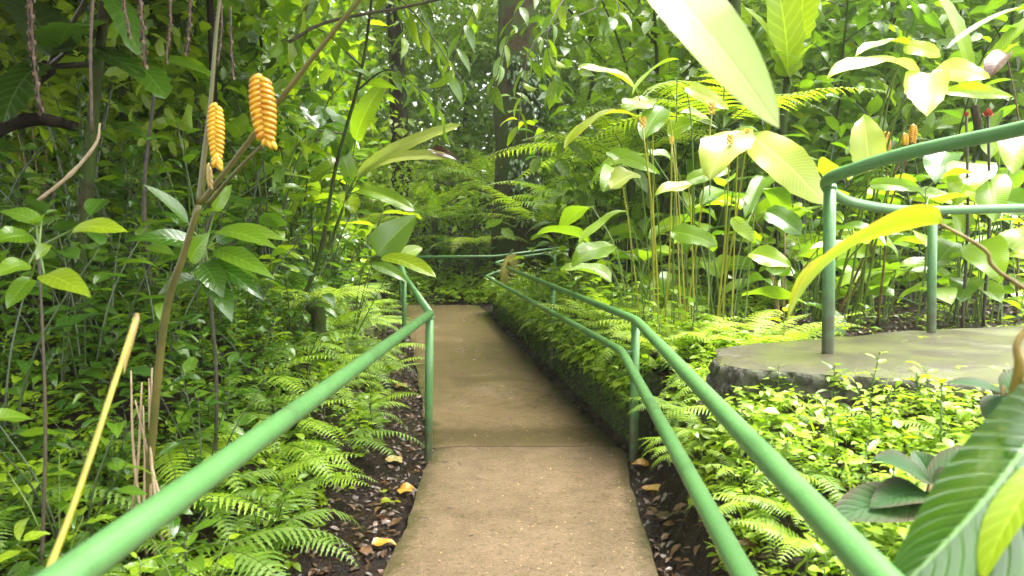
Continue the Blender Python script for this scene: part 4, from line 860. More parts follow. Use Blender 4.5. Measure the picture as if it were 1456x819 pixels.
fx = [(-13, 17, 1), (-9.5, 14, 0), (-7, 18.5, 3), (-4.6, 16, 2), (-3.2, 20, 1), (-1.6, 24, 2), (2.6, 22, 0), (1.6, 27, 3), (3.4, 18.2, 1), (5.4, 24, 3), (7.2, 16.2, 0), (9.8, 20, 1), (12.5, 15.5, 2), (15, 22, 3), (-17, 26, 3), (-11, 27, 0), (-6, 30, 1), (0, 36, 3), (6, 34, 1), (12, 32, 0), (19, 30, 1), (-22, 36, 1), (26, 40, 3), (-13, 42, 3), (8, 46, 3), (-3, 48, 1), (18, 48, 0), (10.2, 11.2, 2), (-8.4, 10.2, 2)]
fx.sort(key=lambda q: q[1])
for i, (x, y, k) in enumerate(fx):
    side = 'beyond the fern bank' if x < -1.9 else ('past the end of the path' if x < 2.2 else 'beyond the pale-leaved clumps')
    nm = ('slim mossy-barked forest tree', 'dark-barked forest tree', 'thin grey-barked forest tree', 'broad grey-barked forest tree')[k]
    cnt = sum(1 for q in fx[:i] if q[2] == k and ((q[0] < -1.9) == (x < -1.9)) and ((q[0] < 2.2) == (x < 2.2)))
    tree(f'{nm} {side}, {ORD[cnt]} in depth', x, y, TM[k], rng.uniform(0, 6.28), rng.uniform(.9, 1.15))

for o in [q for q in bpy.data.objects if q.name.startswith('shade_tree')][:1]:
    n = 700; zz = 4.2 * nrg.random(n); th = nrg.uniform(0, 6.28, n); cx = np.interp(zz, [0, 2.5, 5], [0, .15 * 7.5 * .25 + .0, .15 * 7.5 * .6])
    P_ = np.stack([cx + np.cos(th) * .045, np.sin(th) * .045 + zz * .02, zz], 1); D_ = np.stack([np.cos(th), np.sin(th), -1.2 + 0 * th], 1) + nrg.normal(size=(n, 3)) * .5
    link('moss', leaf_cloud('moss', P_, D_, np.stack([np.cos(th), np.sin(th), .4 + 0 * th], 1), nrg.uniform(.015, .05, n), .5, 'leaf_shade'), o)['kind'] = 'stuff'
# leaning sapling pole and the pale drooping sprays at the top
def spray_tree(name, label, base, pts, branches, L, W, mats, shape='lance', bk='bark_mossy', r=(.022, .010)):
    r1 = np.array([base[0], base[1], gz(*base)]); t2 = thing(name, label, 'tree', r1)
    P = catmull([r1 - (0, 0, .1)] + [np.asarray(q, float) for q in pts], 6) - r1
    link('trunk', Geo().add(tube(P, r, 10, .04)).mesh('trunk', bk), t2)
    for br, nlf in branches:
        B = catmull([np.asarray(q, float) for q in br], 6) - r1
        link('branch', Geo().add(tube(B, [.010, .003], 6)).mesh('branch', 'stem_dark'), t2)
        for i in range(nlf):
            f = .12 + .88 * (i + .5) / nlf; q = f * (len(B) - 1); k = min(int(q), len(B) - 2); p = B[k] + (B[k + 1] - B[k]) * (q - k); tg = unit(B[k + 1] - B[k]); s = unit(np.cross(tg, UPV)) * (1 if i % 2 else -1)
            d = unit(s * .8 + tg * .6 + np.array([0, 0, -.35]) + nrg.normal(size=3) * .22); l = L * rng.uniform(.7, 1.2)
            g = Geo().add(blade(p, d, np.array([0, 0, 1]) + nrg.normal(size=3) * .4, l, W * l / L * rng.uniform(.85, 1.2), shape, rng.uniform(.5, 1.4), rng.uniform(.1, .35), .04, rng.uniform(-.5, .5), 8, 1, rng.uniform(0, 6)))
            link('leaf', g.mesh('leaf', (mats[rng.randrange(len(mats))], 'stalk_green')), t2)
    return t2
spray_tree('sapling', 'leaning thin brown sapling beside the rattle flowers with drooping lance leaves', (-2.05, 6.2), [pix(452, 372, 6.1), pix(478, 235, 6.0), pix(515, 95, 5.9), pix(535, -60, 5.8)],
    [([pix(505, 130, 5.9), pix(560, 100, 5.7), pix(640, 175, 5.4)], 12), ([pix(515, 95, 5.9), pix(450, 40, 5.8), pix(395, 60, 5.6)], 11), ([pix(530, -30, 5.8), pix(590, 20, 5.5), pix(660, 120, 5.2)], 13), ([pix(530, -20, 5.8), pix(470, -20, 5.4), pix(420, 30, 5.2)], 10), ([pix(490, 190, 6), pix(440, 190, 5.8), pix(400, 240, 5.7)], 8)], .27, .085, ('leaf_mid', 'crown_green', 'leaf_lime'))
spray_tree('sapling', 'overhanging sapling whose drooping leafy boughs cross in front of the big trunk', (2.4, 9.3), [pix(930, 250, 9), pix(880, 60, 8.4), pix(820, -70, 7.8)],
    [([pix(820, -70, 7.8), pix(740, 10, 7.2), pix(700, 130, 6.9)], 15), ([pix(820, -70, 7.8), pix(690, -10, 7.0), pix(620, 150, 6.6)], 17), ([pix(830, -40, 7.8), pix(780, 40, 7.2), pix(790, 120, 7.0)], 12), ([pix(820, -70, 7.8), pix(650, -50, 6.8), pix(570, 60, 6.4)], 17), ([pix(850, 10, 8), pix(760, 60, 7.4), pix(735, 190, 7.0)], 12), ([pix(830, -60, 7.8), pix(880, 10, 7.4), pix(860, 30, 7.2)], 8)], .30, .085, ('leaf_mid', 'leaf_lime', 'crown_green'))
spray_tree('sapling', 'feathery sapling with bright small leaves behind the banana blades', (3.4, 9.6), [pix(1180, 200, 9.4), pix(1200, 60, 9.2), pix(1210, -60, 9)],
    [([pix(1195, 100, 9.2), pix(1150, 60, 9), pix(1100, 90, 8.8)], 14), ([pix(1200, 60, 9.2), pix(1250, 30, 9), pix(1310, 60, 8.8)], 15), ([pix(1205, 10, 9.2), pix(1150, 0, 9), pix(1080, 40, 8.8)], 15), ([pix(1190, 140, 9.2), pix(1240, 110, 9), pix(1290, 150, 8.8)], 12), ([pix(1208, -30, 9), pix(1260, -20, 8.8), pix(1330, 20, 8.5)], 14)], .26, .09, ('leaf_lime', 'crown_green', 'leaf_mid'), 'ovate')

# dry flower strings and lianas hanging from the boughs
def string(label, top, bot, Y, w_, lumps=True):
    a, b = pix(top[0], top[1], Y), pix(bot[0], bot[1], Y); t2 = thing('hanging_string', label, 'vine', a, group='dry strings hanging over the bank')
    P = catmull([np.zeros(3), (b - a) * .5 + (rng.uniform(-.03, .03), 0, 0), b - a], 8)
    link('cord', Geo().add(tube(P, w_ * .35, 6, .1)).mesh('cord', 'dry_string'), t2)
    if lumps:
        g = Geo(); n = int(np.linalg.norm(b - a) / .018)
        for i in range(n):
            f = .25 + .75 * i / n; q = f * (len(P) - 1); k = min(int(q), len(P) - 2); p = P[k] + (P[k + 1] - P[k]) * (q - k); th = i * 2.4
            g.add(blade(p, (math.cos(th), math.sin(th), -.9), (0, 0, 1), w_ * 1.8, w_ * 1.1, 'ovate', .9, .4, .05, 0, 3, 1))
        link('dry_flowers', g.mesh('dry_flowers', 'dry_string'), t2)
for i, (a, b, Y, w_) in enumerate((((232, -60), (236, 90), 3.3, .014), ((270, -60), (265, 78), 3.3, .016), ((306, -50), (310, 95), 3.4, .012), ((328, 10), (332, 112), 3.5, .016), ((190, -60), (206, 95), 3.2, .020), ((180, -60), (186, 55), 3.1, .014), ((45, -60), (58, 160), 3.0, .018), ((35, -60), (42, 75), 3.0, .014))):
    string(f'brown dry flower string hanging over the shady bank, {ORD[i]} in the row of eight', a, b, Y, w_)
string('bare pale liana hanging straight down in front of the banana leaves', (136, -60), (131, 190), 3.0, .018, False)
def stick(label, pts, r, mat='twig', name='dead_branch', group=None):
    P = [np.asarray(q, float) for q in pts]; t2 = thing(name, label, 'branch', P[0], group=group)
    link('stem', Geo().add(tube(catmull(P, 6) - P[0], r, 7, .08)).mesh('stem', mat), t2)
stick('dry bent pale branch leaning on the shady bank below the banana leaves', [pix(55, 285, 3.3), pix(100, 248, 3.3), pix(136, 205, 3.3), pix(142, 175, 3.3)], [.008, .010, .007, .004])
stick('dark fallen limb crossing the bank below the banana trunk', [pix(-30, 200, 4.2), pix(40, 170, 4.3), pix(110, 180, 4.4)], [.03, .045, .03], 'bark_dark')
stick('thin dark branch reaching up among the rattle stalks', [pix(230, 520, 4.6), pix(205, 300, 4.6), pix(222, 110, 4.6)], [.02, .014, .012], 'stem_dark')
stick('slanting dark branch high above the rattle flowers', [pix(410, 60, 4.8), pix(470, 30, 4.8), pix(600, 5, 4.8), pix(680, -20, 4.8)], [.012, .011, .008], 'stem_dark')

# ------------------------------------------------------------------ repeated plants
vis = lambda q: -120 < to_px((q[0], q[1], gz(*q) + .4))[0] < 1580
NOTR = lambda x, y: not on_terrace(x, y) and not near_return(x, y, .85)
FB = [T_fern(8, .50, .21, 'fern_green', 21, 6, rng.uniform(.9, 1.5), rng.uniform(.6, 1.1), deep=.45, ratio=.24) for _ in range(4)] + [T_fern(7, .56, .22, 'fern_deep', 20, 6, 1.4, .7, deep=.45, ratio=.24) for _ in range(2)]
FS = [T_fern(7, .38, .15, 'fern_green', 18, 5, 1.2, .7, deep=.5) for _ in range(3)]
FW = [T_fern(10, .72, .30, 'fern_pale', 22, 7, 1.0, .9, deep=.35) for _ in range(3)]
HB = [T_broad(rng.uniform(.18, .34), rng.randint(7, 10), .11, .055, 'ovate', ('cover_green', 'stalk_green'), .2, .3, .6, 5) for _ in range(5)] + [T_broad(.28, 9, .13, .055, 'ovate', ('leaf_mid', 'stalk_shade'), .2, .3, .6, 5) for _ in range(3)]
BU = [T_bush(rng.uniform(.6, .95), 4, 7, .19, .08, 'ovate', ('leaf_deep', 'stalk_shade')) for _ in range(3)] + [T_bush(.75, 4, 7, .2, .07, 'lance', ('leaf_mid', 'stalk_shade')) for _ in range(3)] + [T_bush(.7, 4, 7, .17, .09, 'ovate', ('cover_green', 'stalk_green')) for _ in range(2)]
HS = [T_broad(rng.uniform(.12, .24), rng.randint(7, 11), .065, .036, 'ovate', ('cover_lime', 'stalk_green'), .25, .2, .6, 5) for _ in range(5)]
HD = [T_broad(rng.uniform(.25, .5), rng.randint(8, 12), .15, .07, 'ovate', ('leaf_deep', 'stalk_shade'), .2, .25, .7, 6) for _ in range(5)] + [T_broad(.4, 10, .17, .07, 'ovate', ('leaf_mid', 'stalk_shade'), .2, .25, .7, 6) for _ in range(2)]
SB = [T_broad(rng.uniform(.9, 1.5), 17, .30, .13, 'ovate', ('leaf_deep', 'stalk_shade'), .2, .25, .8, 7) for _ in range(3)] + [T_broad(rng.uniform(.8, 1.4), 17, .32, .12, 'lance', ('leaf_mid', 'stalk_shade'), .2, .25, .8, 7) for _ in range(4)]
CN = [T_cane(rng.uniform(1.6, 2.3), 4, 9, .38, .095, ('leaf_mid', 'stalk_shade')) for _ in range(3)] + [T_cane(2.0, 4, 9, .36, .10, ('leaf_deep', 'stalk_shade')) for _ in range(2)] + [T_cane(2.0, 4, 9, .34, .085, ('leaf_lime', 'stalk_shade')) for _ in range(2)]
PG = [T_paddle(rng.uniform(1.1, 1.6), 8, .46, .21, ('leaf_paddle', 'stalk_green'), .5, r=.0065, low=.15) for _ in range(3)] + [T_paddle(1.3, 8, .44, .2, ('leaf_paddle_deep', 'stalk_brown'), .5, r=.0065, low=.15) for _ in range(3)] + [T_paddle(1.2, 8, .4, .22, ('leaf_lime', 'stalk_green'), .5, shape='oval', r=.0065, low=.15) for _ in range(2)]
HP = [T_broad(rng.uniform(.8, 1.2), 13, .36, .27, 'heart', ('leaf_lime', 'stalk_green'), .2, .2, .8, 8, .6) for _ in range(2)] + [T_broad(1.0, 13, .36, .26, 'heart', ('leaf_paddle', 'stalk_green'), .2, .2, .8, 8, .6) for _ in range(2)]
FRP = T_fern(11, 1.9, .66, 'fern_pale', 26, 9, 1.25, 1.0, trunk=.9, deep=.3, rr=.009, ratio=.2)
TF = [FRP] + [T_fern(13, 1.7, .6, 'fern_green', 26, 9, 1.0, .75, trunk=1.3, deep=.3, rr=.009, ratio=.2) for _ in range(2)] + [T_fern(12, 1.6, .6, 'fern_pale', 26, 9, 1.1, .6, trunk=.8, deep=.3, rr=.009, ratio=.2) for _ in range(2)]
BN = [T_paddle(1.9, 7, 1.1, .34, ('leaf_lime', 'stalk_green'), .25, 'banana', 14, .9, .25, .03), T_paddle(1.7, 7, 1.0, .32, ('leaf_paddle_deep', 'stalk_green'), .3, 'banana', 14, 1.1, .25, .03)]

P = lambda L_: [q for q in L_ if vis(q)]
# fern bank
patch(FB, 'fern', 'fern', 'toothed fern', 'fringing the near mud strip', P(spread(24, -2.2, -.8, 2.3, 5.5, .23, lambda x, y: lband(.56 if y < 4.2 else .5, 1.2)(x, y))), 'ferns along the bank', .8, 1.25)
patch(FB, 'fern', 'fern', 'arching fern', 'on the bank beside the far stretch of path', P(spread(34, -4.6, -.9, 5.3, 13.5, .32, lband(.42, 1.15))), 'ferns along the bank', 1.0, 1.5)
patch(FB, 'fern', 'fern', 'shaded fern', 'higher up the shady bank', P(spread(18, -5.5, -1.6, 2.2, 9, .5, lband(1.1, 3.6))), 'ferns along the bank', .9, 1.3)
inst(T_fern(9, .72, .3, 'fern_pale', 24, 8, 1.3, .7, deep=.35, trunk=.42), 'wide_fern', 'wide lacy fern spreading under the leaning sapling', 'fern', (-1.66, 5.7, gz(-1.66, 5.7) - .02), .3, 1.0)
HT = T_fern(9, 1.75, .62, 'fern_pale', 26, 9, 1.15, .8, 3.9, 1.75, trunk=2.0, deep=.28, rr=.010, ratio=.2)
inst(HT, 'tree_fern', 'tall tree fern arching over the cone-flowered clump towards the path', 'tree fern', (2.25, 7.4, gz(2.25, 7.4)), .2, 1.0, 'tree ferns')
inst(T_fern(10, 2.0, .74, 'fern_pale', 28, 9, 1.1, .6, 4.2, 1.6, trunk=1.75, deep=.28, rr=.010, ratio=.2), 'tree_fern', 'broad tree fern fanning towards the big trunk beside the double handrail', 'tree fern', (1.55, 9.1, gz(1.55, 9.1)), .0, 1.05, 'tree ferns')
inst(T_fern(10, 1.9, .7, 'fern_green', 26, 9, 1.1, .65, 6.283, 0, trunk=1.5, deep=.28, rr=.010, ratio=.2), 'tree_fern', 'tree fern near the far bend of the double handrail', 'tree fern', (1.05, 12.3, gz(1.05, 12.3)), .0, 1.0, 'tree ferns')
inst(T_fern(9, 2.2, .8, 'fern_pale', 26, 9, 1.0, .8, 4.4, 1.4, trunk=1.2, deep=.28, rr=.010, ratio=.2), 'tree_fern', 'tree fern whose fronds hang over the cross rail', 'tree fern', (.6, 16.0, gz(.6, 16.0)), .0, 1.0, 'tree ferns')
patch(HB, 'seedling', 'plant', 'small bright seedling', 'in the near bank ground cover', P(spread(44, -3.2, -.8, 2.0, 5.5, .16, lband(.4, 2.2))), 'seedlings of the bank', .7, 1.2)
patch(HD, 'glossy_herb', 'plant', 'glossy dark leafy herb', 'in the shade of the near bank', P(spread(40, -4.5, -1.1, 2.4, 6.2, .28, lband(.9, 3.6))), 'herbs in the shade', .8, 1.3)
patch(HD, 'glossy_herb', 'plant', 'glossy leafy herb', 'on the bank beyond the rattle plant', P(spread(34, -6.5, -1.4, 6.0, 12.5, .4, lband(.8, 4.0))), 'herbs in the shade', .9, 1.5)
patch(BU, 'leafy_bush', 'shrub', 'dense leafy bush', 'on the bank beside the far rail', P(spread(24, -4.5, -1.6, 5.6, 13, .5, lband(.85, 2.6))), 'bushes on the bank', .9, 1.5)
patch(BU, 'leafy_bush', 'shrub', 'low leafy bush', 'on the near bank below the rattle plant', P(spread(26, -2.6, -.95, 1.7, 4.8, .24, lband(.55, 1.9))), 'bushes on the bank', .38, .62)
patch(PG, 'ginger_clump', 'plant', 'paddle-leaved clump', 'on the bank beyond the rattle plant', P(spread(14, -6, -2.2, 6, 12.5, .8, lband(1.4, 4))), 'paddle leaves on the bank', .9, 1.4)
patch(BU[:6], 'leafy_bush', 'shrub', 'dark leafy bush', 'on the bank around the rattle plant', P(spread(30, -4.6, -1.3, 2.2, 5.8, .34, lband(1.0, 3.6))), 'bushes on the bank', .7, 1.2)
patch(SB, 'understory_shrub', 'shrub', 'leggy big-leaved shrub', 'on the bank behind the rattle plant', P(spread(30, -7.5, -1.9, 4.4, 11.5, .55, lband(1.1, 5.5))), 'shrubs on the bank', .9, 1.4)
patch(CN, 'leafy_cane', 'plant', 'arching cane clump', 'behind the shrubs of the bank', P(spread(26, -9, -2.6, 5.6, 14, .75, lband(1.5, 6.5))), 'arching canes on the bank', .95, 1.4)
patch(BN, 'heliconia', 'plant', 'big-bladed heliconia', 'on the bank behind the leaning sapling', [(-2.9, 9.6), (-4.0, 11.2), (-6.6, 11.5), (-2.9, 13.4)], 'big-bladed heliconias', .8, 1.0)
# far end of the path
patch(HB + HD, 'seedling', 'plant', 'low leafy plant', 'on the slope behind the cross rail', P(spread(26, -3.4, .8, 15.2, 17.5, .3, None)), 'plants behind the cross rail', 1.1, 1.9)
patch(TF, 'tree_fern', 'tree fern', 'fanned tree fern', 'past the end of the path', [(-.9, 16.6), (1.5, 15.7, .5, 1.3), (-1.9, 16.9), (-.4, 18.2, 1, 1.5), (-2.3, 18.6), (2.0, 15.6), (-3.6, 16.6), (2.7, 16.6), (-.2, 20), (-1.7, 21.4), (1.5, 19)], 'tree ferns', 1.0, 1.5)
patch(TF, 'tree_fern', 'tree fern', 'pale tree fern', 'between the double handrail and the forest', [(1.5, 11.6), (2.2, 10.3), (3.3, 11.2), (2.6, 12.6), (4.4, 10.6), (5.6, 12.0)], 'tree ferns', .85, 1.2)
patch(SB, 'understory_shrub', 'shrub', 'leafy shrub', 'past the end of the path', P(spread(16, -5, 4, 15.4, 20, .8, NOTR)), 'shrubs past the path end', 1.2, 1.9)
# wall top and double-rail side
patch(FS + FB, 'fern', 'fern', 'fern', 'spilling over the mossy wall', P(spread(30, -.4, 1.4, 4.9, 13.3, .25, rband(.2, .42))), 'ferns on the mossy wall', .7, 1.1)
patch(HB, 'seedling', 'plant', 'bright leafy seedling', 'on top of the mossy wall', P(spread(48, -.3, 2.0, 4.9, 13.3, .2, rband(.26, .85))), 'seedlings on the wall top', .9, 1.5)
patch(FW, 'wide_fern', 'fern', 'wide pale fern', 'below the cone-flowered clump', [(1.12, 5.0, 0, .95), (1.68, 4.9, 1, 1.2), (1.3, 5.7, 2, 1.1), (2.2, 5.4, 4, .9), (.95, 6.6, 3, 1.1)], 'wide pale ferns')
patch(FB, 'fern', 'fern', 'fern', 'under the rails beside the double handrail', P(spread(26, .8, 1.75, 1.5, 4.6, .2, lambda x, y: rband(.36 if y < 3.4 else .26, .7)(x, y) and not on_terrace(x, y))), 'ferns under the double rail', .5, .95)
patch(FS, 'fern', 'fern', 'light fern', 'against the broken stone edge', [(1.03, 3.42, 0, .9), (1.0, 3.7, 1, .8), (1.25, 3.15, 2, .7), (1.75, 2.9, 3, .6), (1.08, 3.95, 4, .8)], 'ferns by the stone edge')
patch(HB, 'seedling', 'plant', 'taller leafy seedling', 'in the ground cover by the upper rail', P(spread(26, .9, 3.0, 1.7, 3.3, .2, lambda x, y: rband(.22, 2)(x, y) and not on_terrace(x, y))), 'seedlings by the upper rail', .45, .85)
patch(FS + FB[:2], 'fern', 'fern', 'small fern', 'scattered in the ground cover below the stone edge', P(spread(13, 1.1, 2.6, 1.9, 3.05, .3, lambda x, y: not on_terrace(x, y))), 'ferns in the ground cover', .4, .7)
patch(HS, 'seedling', 'plant', 'pale leafy seedling', 'below the broken stone edge', P(spread(34, .9, 3.2, 1.6, 3.3, .18, lambda x, y: rband(.3, 3)(x, y) and not on_terrace(x, y))), 'seedlings below the stone edge', .7, 1.5)
patch(HB, 'seedling', 'plant', 'lime seedling', 'in bare soil behind the raised walk', P(spread(24, 1.4, 6.5, 4.8, 7.6, .4, NOTR)), 'seedlings behind the raised walk', .6, 1.2)
# thicket
patch(PG, 'ginger_clump', 'plant', 'paddle-leaved clump', 'in the thicket around the cone-flowered clump', P(spread(22, 1.1, 5.0, 5.6, 9.8, .5, NOTR)), 'paddle-leaved thicket', .85, 1.25)
patch(PG, 'ginger_clump', 'plant', 'low paddle-leaved clump', 'beside the double handrail', P(spread(10, .4, 1.8, 6.6, 13, .6, rband(.5, 1.8))), 'paddle leaves by the rail', .65, .95)
patch(HP, 'heart_leaf_shrub', 'shrub', 'broad heart-leaved shrub', 'behind the looping handrail', [(3.5, 5.9), (3.95, 6.2), (4.5, 6.5), (5.0, 6.7), (5.5, 7.3), (3.9, 7.4), (4.8, 7.8), (5.9, 7.6), (3.0, 7.2), (6.3, 8.4)], 'heart-leaved shrubs', .85, 1.25)
patch(CN, 'leafy_cane', 'plant', 'arching cane clump', 'behind the paddle-leaved thicket', P(spread(24, 1.4, 10, 8.2, 13.8, .75, NOTR)), 'arching canes in the thicket', 1.0, 1.5)
patch(SB, 'understory_shrub', 'shrub', 'leafy shrub', 'behind the raised walk and its thicket', P(spread(26, 2.4, 11, 7.2, 14.5, .75, NOTR)), 'shrubs of the thicket', 1.1, 1.8)
patch(BN, 'heliconia', 'plant', 'big-bladed heliconia', 'at the back of the thicket', [(4.2, 10), (6.4, 11.6), (8.3, 9.6), (7.2, 13.4), (3.6, 13.2)], 'heliconias of the thicket', .9, 1.2)
patch([T_fern(4, .85, .34, 'fern_dead', 20, 6, .9, -1.5, 3.6, 2.2, trunk=.0, rr=.006)], 'dead_fern', 'fern', 'withered yellow fern frond hanging', 'over the far bend of the double handrail', [(.02, 11.7, 0, 1.0)], None, z=1.42)
# giant curled frond plant high by the dark trunk
t = inst(T_fern(7, 2.1, .62, 'fern_green', 24, 8, 1.1, 1.1, trunk=2.0, deep=.25, rr=.012, ratio=.2), 'tree_fern', 'tall tree fern with one long curled frond high against the dark trunk', 'tree fern', (2.1, 9.4, gz(2.1, 9.4)), 1.0, 1.1, 'tree ferns')

# small leafy trees filling the middle distance
UT = [T_tree(5.0, .035, (.08, .0), 'bark_mossy', (1.5, 2.6), 750, .27, 'crown_green', .34, 10, .5, True), T_tree(5.6, .04, (-.06, .03), 'bark_grey', (1.7, 2.8), 850, .30, 'leaf_mid', .34, 10, .48, True),
      T_tree(4.6, .03, (.05, -.05), 'bark_mossy', (1.4, 2.4), 700, .25, 'leaf_lime', .32, 10, .52, True)]
patch(UT, 'understory_tree', 'tree', 'slender leafy tree', 'high on the bank behind the rattle plant', P(spread(20, -9.5, -2.7, 6.4, 14, 1.0, lband(1.7, 7))), 'understory trees of the bank', .8, 1.25)
patch(UT, 'understory_tree', 'tree', 'slender leafy tree', 'behind the paddle-leaved thicket', P(spread(20, 1.8, 12, 8.6, 15.5, 1.1, NOTR)), 'understory trees of the thicket', .9, 1.35)
patch(UT, 'understory_tree', 'tree', 'slender leafy tree', 'past the end of the path', [(-4.0, 17.6), (3.9, 17.4), (-5.6, 19), (.9, 23), (-1.6, 24)], 'understory trees past the path', 1.0, 1.4)

# ------------------------------------------------------------------ fallen leaves one can pick out
def fallen(label, px, py, lpx, wpx, mat, az, shape='ovate', curl=.5):
    d0 = pix(px, py, 10) - np.array([0, 0, CAMZ]); lo, hi = .1, 1.8
    for _ in range(40):
        q = np.array([0, 0, CAMZ]) + d0 * ((lo + hi) / 2); s_ = q[2] - max(gz(q[0], q[1]), float(Pz(q[1])) if xl(q[1]) < q[0] < xr(q[1]) else -9)
        lo, hi = ((lo + hi) / 2, hi) if s_ > 0 else (lo, (lo + hi) / 2)
    L, W = lpx * q[1] / FPX, wpx * q[1] / FPX * 1.5
    me = Geo().add(blade((0, -L / 2, .012), (0, 1, .25), (0, 0, 1), L, W, shape, curl, .25, .08, .3, 10, 2, rng.uniform(0, 6))).mesh('fallen_leaf', mat)
    o = link('fallen_leaf', me, None, q + (0, 0, .012)); o.rotation_euler = (rng.uniform(-.15, .25), rng.uniform(-.2, .2), az)
    tag(o, label, 'leaf', 'fallen leaves')
for a in (('pale yellow fallen leaf on the mud near the foot of the single-rail post', 559, 660, 26, 14, 'leaf_straw', 1.5), ('deep yellow fallen leaf with brown marks at the path edge', 575, 703, 26, 18, 'leaf_orange', 1.2), ('yellow-green lobed fallen leaf on the mud below the deep yellow one', 555, 721, 30, 16, 'leaf_yellow', -1.2), ('long orange-brown fallen leaf touching the path edge', 546, 780, 36, 16, 'leaf_orange', -1.3), ('small yellow leaf scrap on the mud strip', 545, 704, 10, 9, 'leaf_yellow', .3), ('straw-coloured dry leaf beside the mud strip ferns', 570, 553, 20, 10, 'leaf_straw', 1.4),
          ('orange fallen leaf at the foot of the double-rail post', 912, 665, 30, 12, 'leaf_orange', 1.5), ('amber fallen leaf on the litter below the double-rail post', 930, 702, 38, 12, 'leaf_orange', 1.3), ('large curled brown leaf under the double rails', 1072, 786, 52, 26, 'leaf_dry', 1.2), ('curled reddish-brown leaf on the ground cover below the stone edge', 1287, 598, 48, 22, 'leaf_dry', 1.5), ('small dark curled leaf in the ground cover by the upper rail', 1120, 622, 18, 10, 'leaf_dry', .5), ('brown leaf low on the near fern bank under the single rail', 352, 715, 30, 14, 'leaf_dry', 1.3),
          ('curled brown leaf in the middle of the pale ground cover', 1180, 640, 26, 12, 'leaf_dry', .9), ('tan dead leaf near the purple-leaved plant', 1195, 700, 24, 11, 'leaf_straw', 2.1), ('dead brown leaf between the two rails near the walk', 1030, 712, 24, 12, 'leaf_dry', 1.0), ('yellowed leaf on the pale ground cover just under the stone edge', 1150, 585, 18, 9, 'leaf_yellow', 1.4), ('green fallen leaf lying on the far end of the path', 690, 448, 13, 6, 'leaf_mid', 1.5), ('dull brown leaf flat on the mud beside the single rail', 520, 790, 24, 12, 'leaf_dry', .4), ('dark wet leaf at the edge of the path', 566, 748, 30, 10, 'leaf_dry', -.5), ('tan leaf on the soil behind the raised walk', 1268, 455, 20, 8, 'leaf_dry', 1.2), ('brown leaf half hidden under the double rails', 940, 740, 30, 14, 'leaf_dry', .4), ('rusty leaf by the mossy wall', 850, 592, 14, 7, 'leaf_dry', .9)):
    fallen(*a)
# twigs and crumbs on the concrete
g = Geo()
for _ in range(170):
    y = 2.6 + 9 * rng.random() ** 1.6; x = rng.uniform(float(xl(y)) + .05, float(xr(y)) - .05); a = rng.uniform(0, 3.14); l = rng.uniform(.008, .035)
    c = np.array([x, y, float(Pz(y)) + .006]); d = np.array([math.cos(a), math.sin(a), 0]) * l
    g.add(tube([c - d / 2, c + d / 2], rng.uniform(.001, .0028), 4))
o = link('path_debris', g.mesh('path_debris', 'stem_dark')); o['kind'] = 'stuff'
n = 420; y = 2.4 + 10 * nrg.random(n) ** 1.5; x = xl(y) + .03 + (xr(y) - xl(y) - .06) * nrg.random(n)
o = link('leaf_crumbs', leaf_cloud('leaf_crumbs', np.stack([x, y, Pz(y) + .007], 1), np.stack([nrg.normal(size=n), nrg.normal(size=n), np.zeros(n)], 1), np.tile([0, 0, 1.], (n, 1)), nrg.uniform(.006, .018, n), .5, 'leaf_straw')); o['kind'] = 'stuff'

# ------------------------------------------------------------------ ground cover, litter, undergrowth (nobody could count these)
def cover(name, mat, n, x0, x1, y0, y1, mask, size, k=5, hgt=.05, pw=1.5):
    y = y0 + (y1 - y0) * nrg.random(n) ** pw; x = x0 + (x1 - x0) * nrg.random(n)
    px = 728 + FPX * x / y; ok = mask(x, y) & (px > -80) & (px < 1540); x, y = x[ok], y[ok]; z = ground(x, y); m = len(x)
    h = hgt * nrg.uniform(.3, 1.6, m) * (1 + .06 * y); s_ = size * (1 + .05 * y) * nrg.uniform(.6, 1.5, m)
    P_ = np.repeat(np.stack([x, y, z + h], 1), k, 0); az = nrg.uniform(0, 6.28, (m, 1)) + np.arange(k)[None, :] * (6.28 / k) + nrg.normal(size=(m, k)) * .4
    az = az.ravel(); el = nrg.normal(size=m * k) * .3 + .1
    D_ = np.stack([np.cos(az), np.sin(az), el], 1); N_ = nrg.normal(size=(m * k, 3)) * .25; N_[:, 2] += 1
    L_ = np.repeat(s_, k) * nrg.uniform(.6, 1.2, m * k)
    P_ = P_ + D_ * np.repeat(s_, k)[:, None] * .15; P_[:, 2] += nrg.normal(size=m * k) * .012
    o = link(name, leaf_cloud(name, P_, D_, N_, L_, nrg.uniform(.45, .75, m * k), mat, True)); o['kind'] = 'stuff'; return o
DL = lambda x, y: xl(np.minimum(y, 15)) - x
DR = lambda x, y: x - xr(np.minimum(y, 15))
def terr(x, y):
    lo = np.interp(x, outl[6:, 0], outl[6:, 1]); hi = np.interp(x, back[::-1, 0], back[::-1, 1])
    return (x > 1.0) & (y > lo - .03) & (y < hi + .03)
def retm(x, y): return (np.hypot(x[:, None] - RC[None, :, 0], y[:, None] - RC[None, :, 1]).min(1) < .75) & (y > 6)
pat = lambda x, y, s: .5 + .5 * np.sin(s * x + 1.7 * np.sin(s * .8 * y)) * np.sin(s * y * 1.1 - 1.3 * np.sin(s * x * .7))
cover('ground_cover', 'cover_green', 11000, -4.5, -.7, 1.2, 9, lambda x, y: (DL(x, y) > .34 + .12 * pat(x, y, 6)) & (nrg.random(len(x)) < (.3 + .7 * pat(x, y, 2.5)) * np.clip(2.2 - .75 * DL(x, y), .15, 1)), .034)
cover('ground_cover', 'leaf_deep', 6500, -7, -1.0, 1.5, 13, lambda x, y: (DL(x, y) > .9), .055, 5, .10)
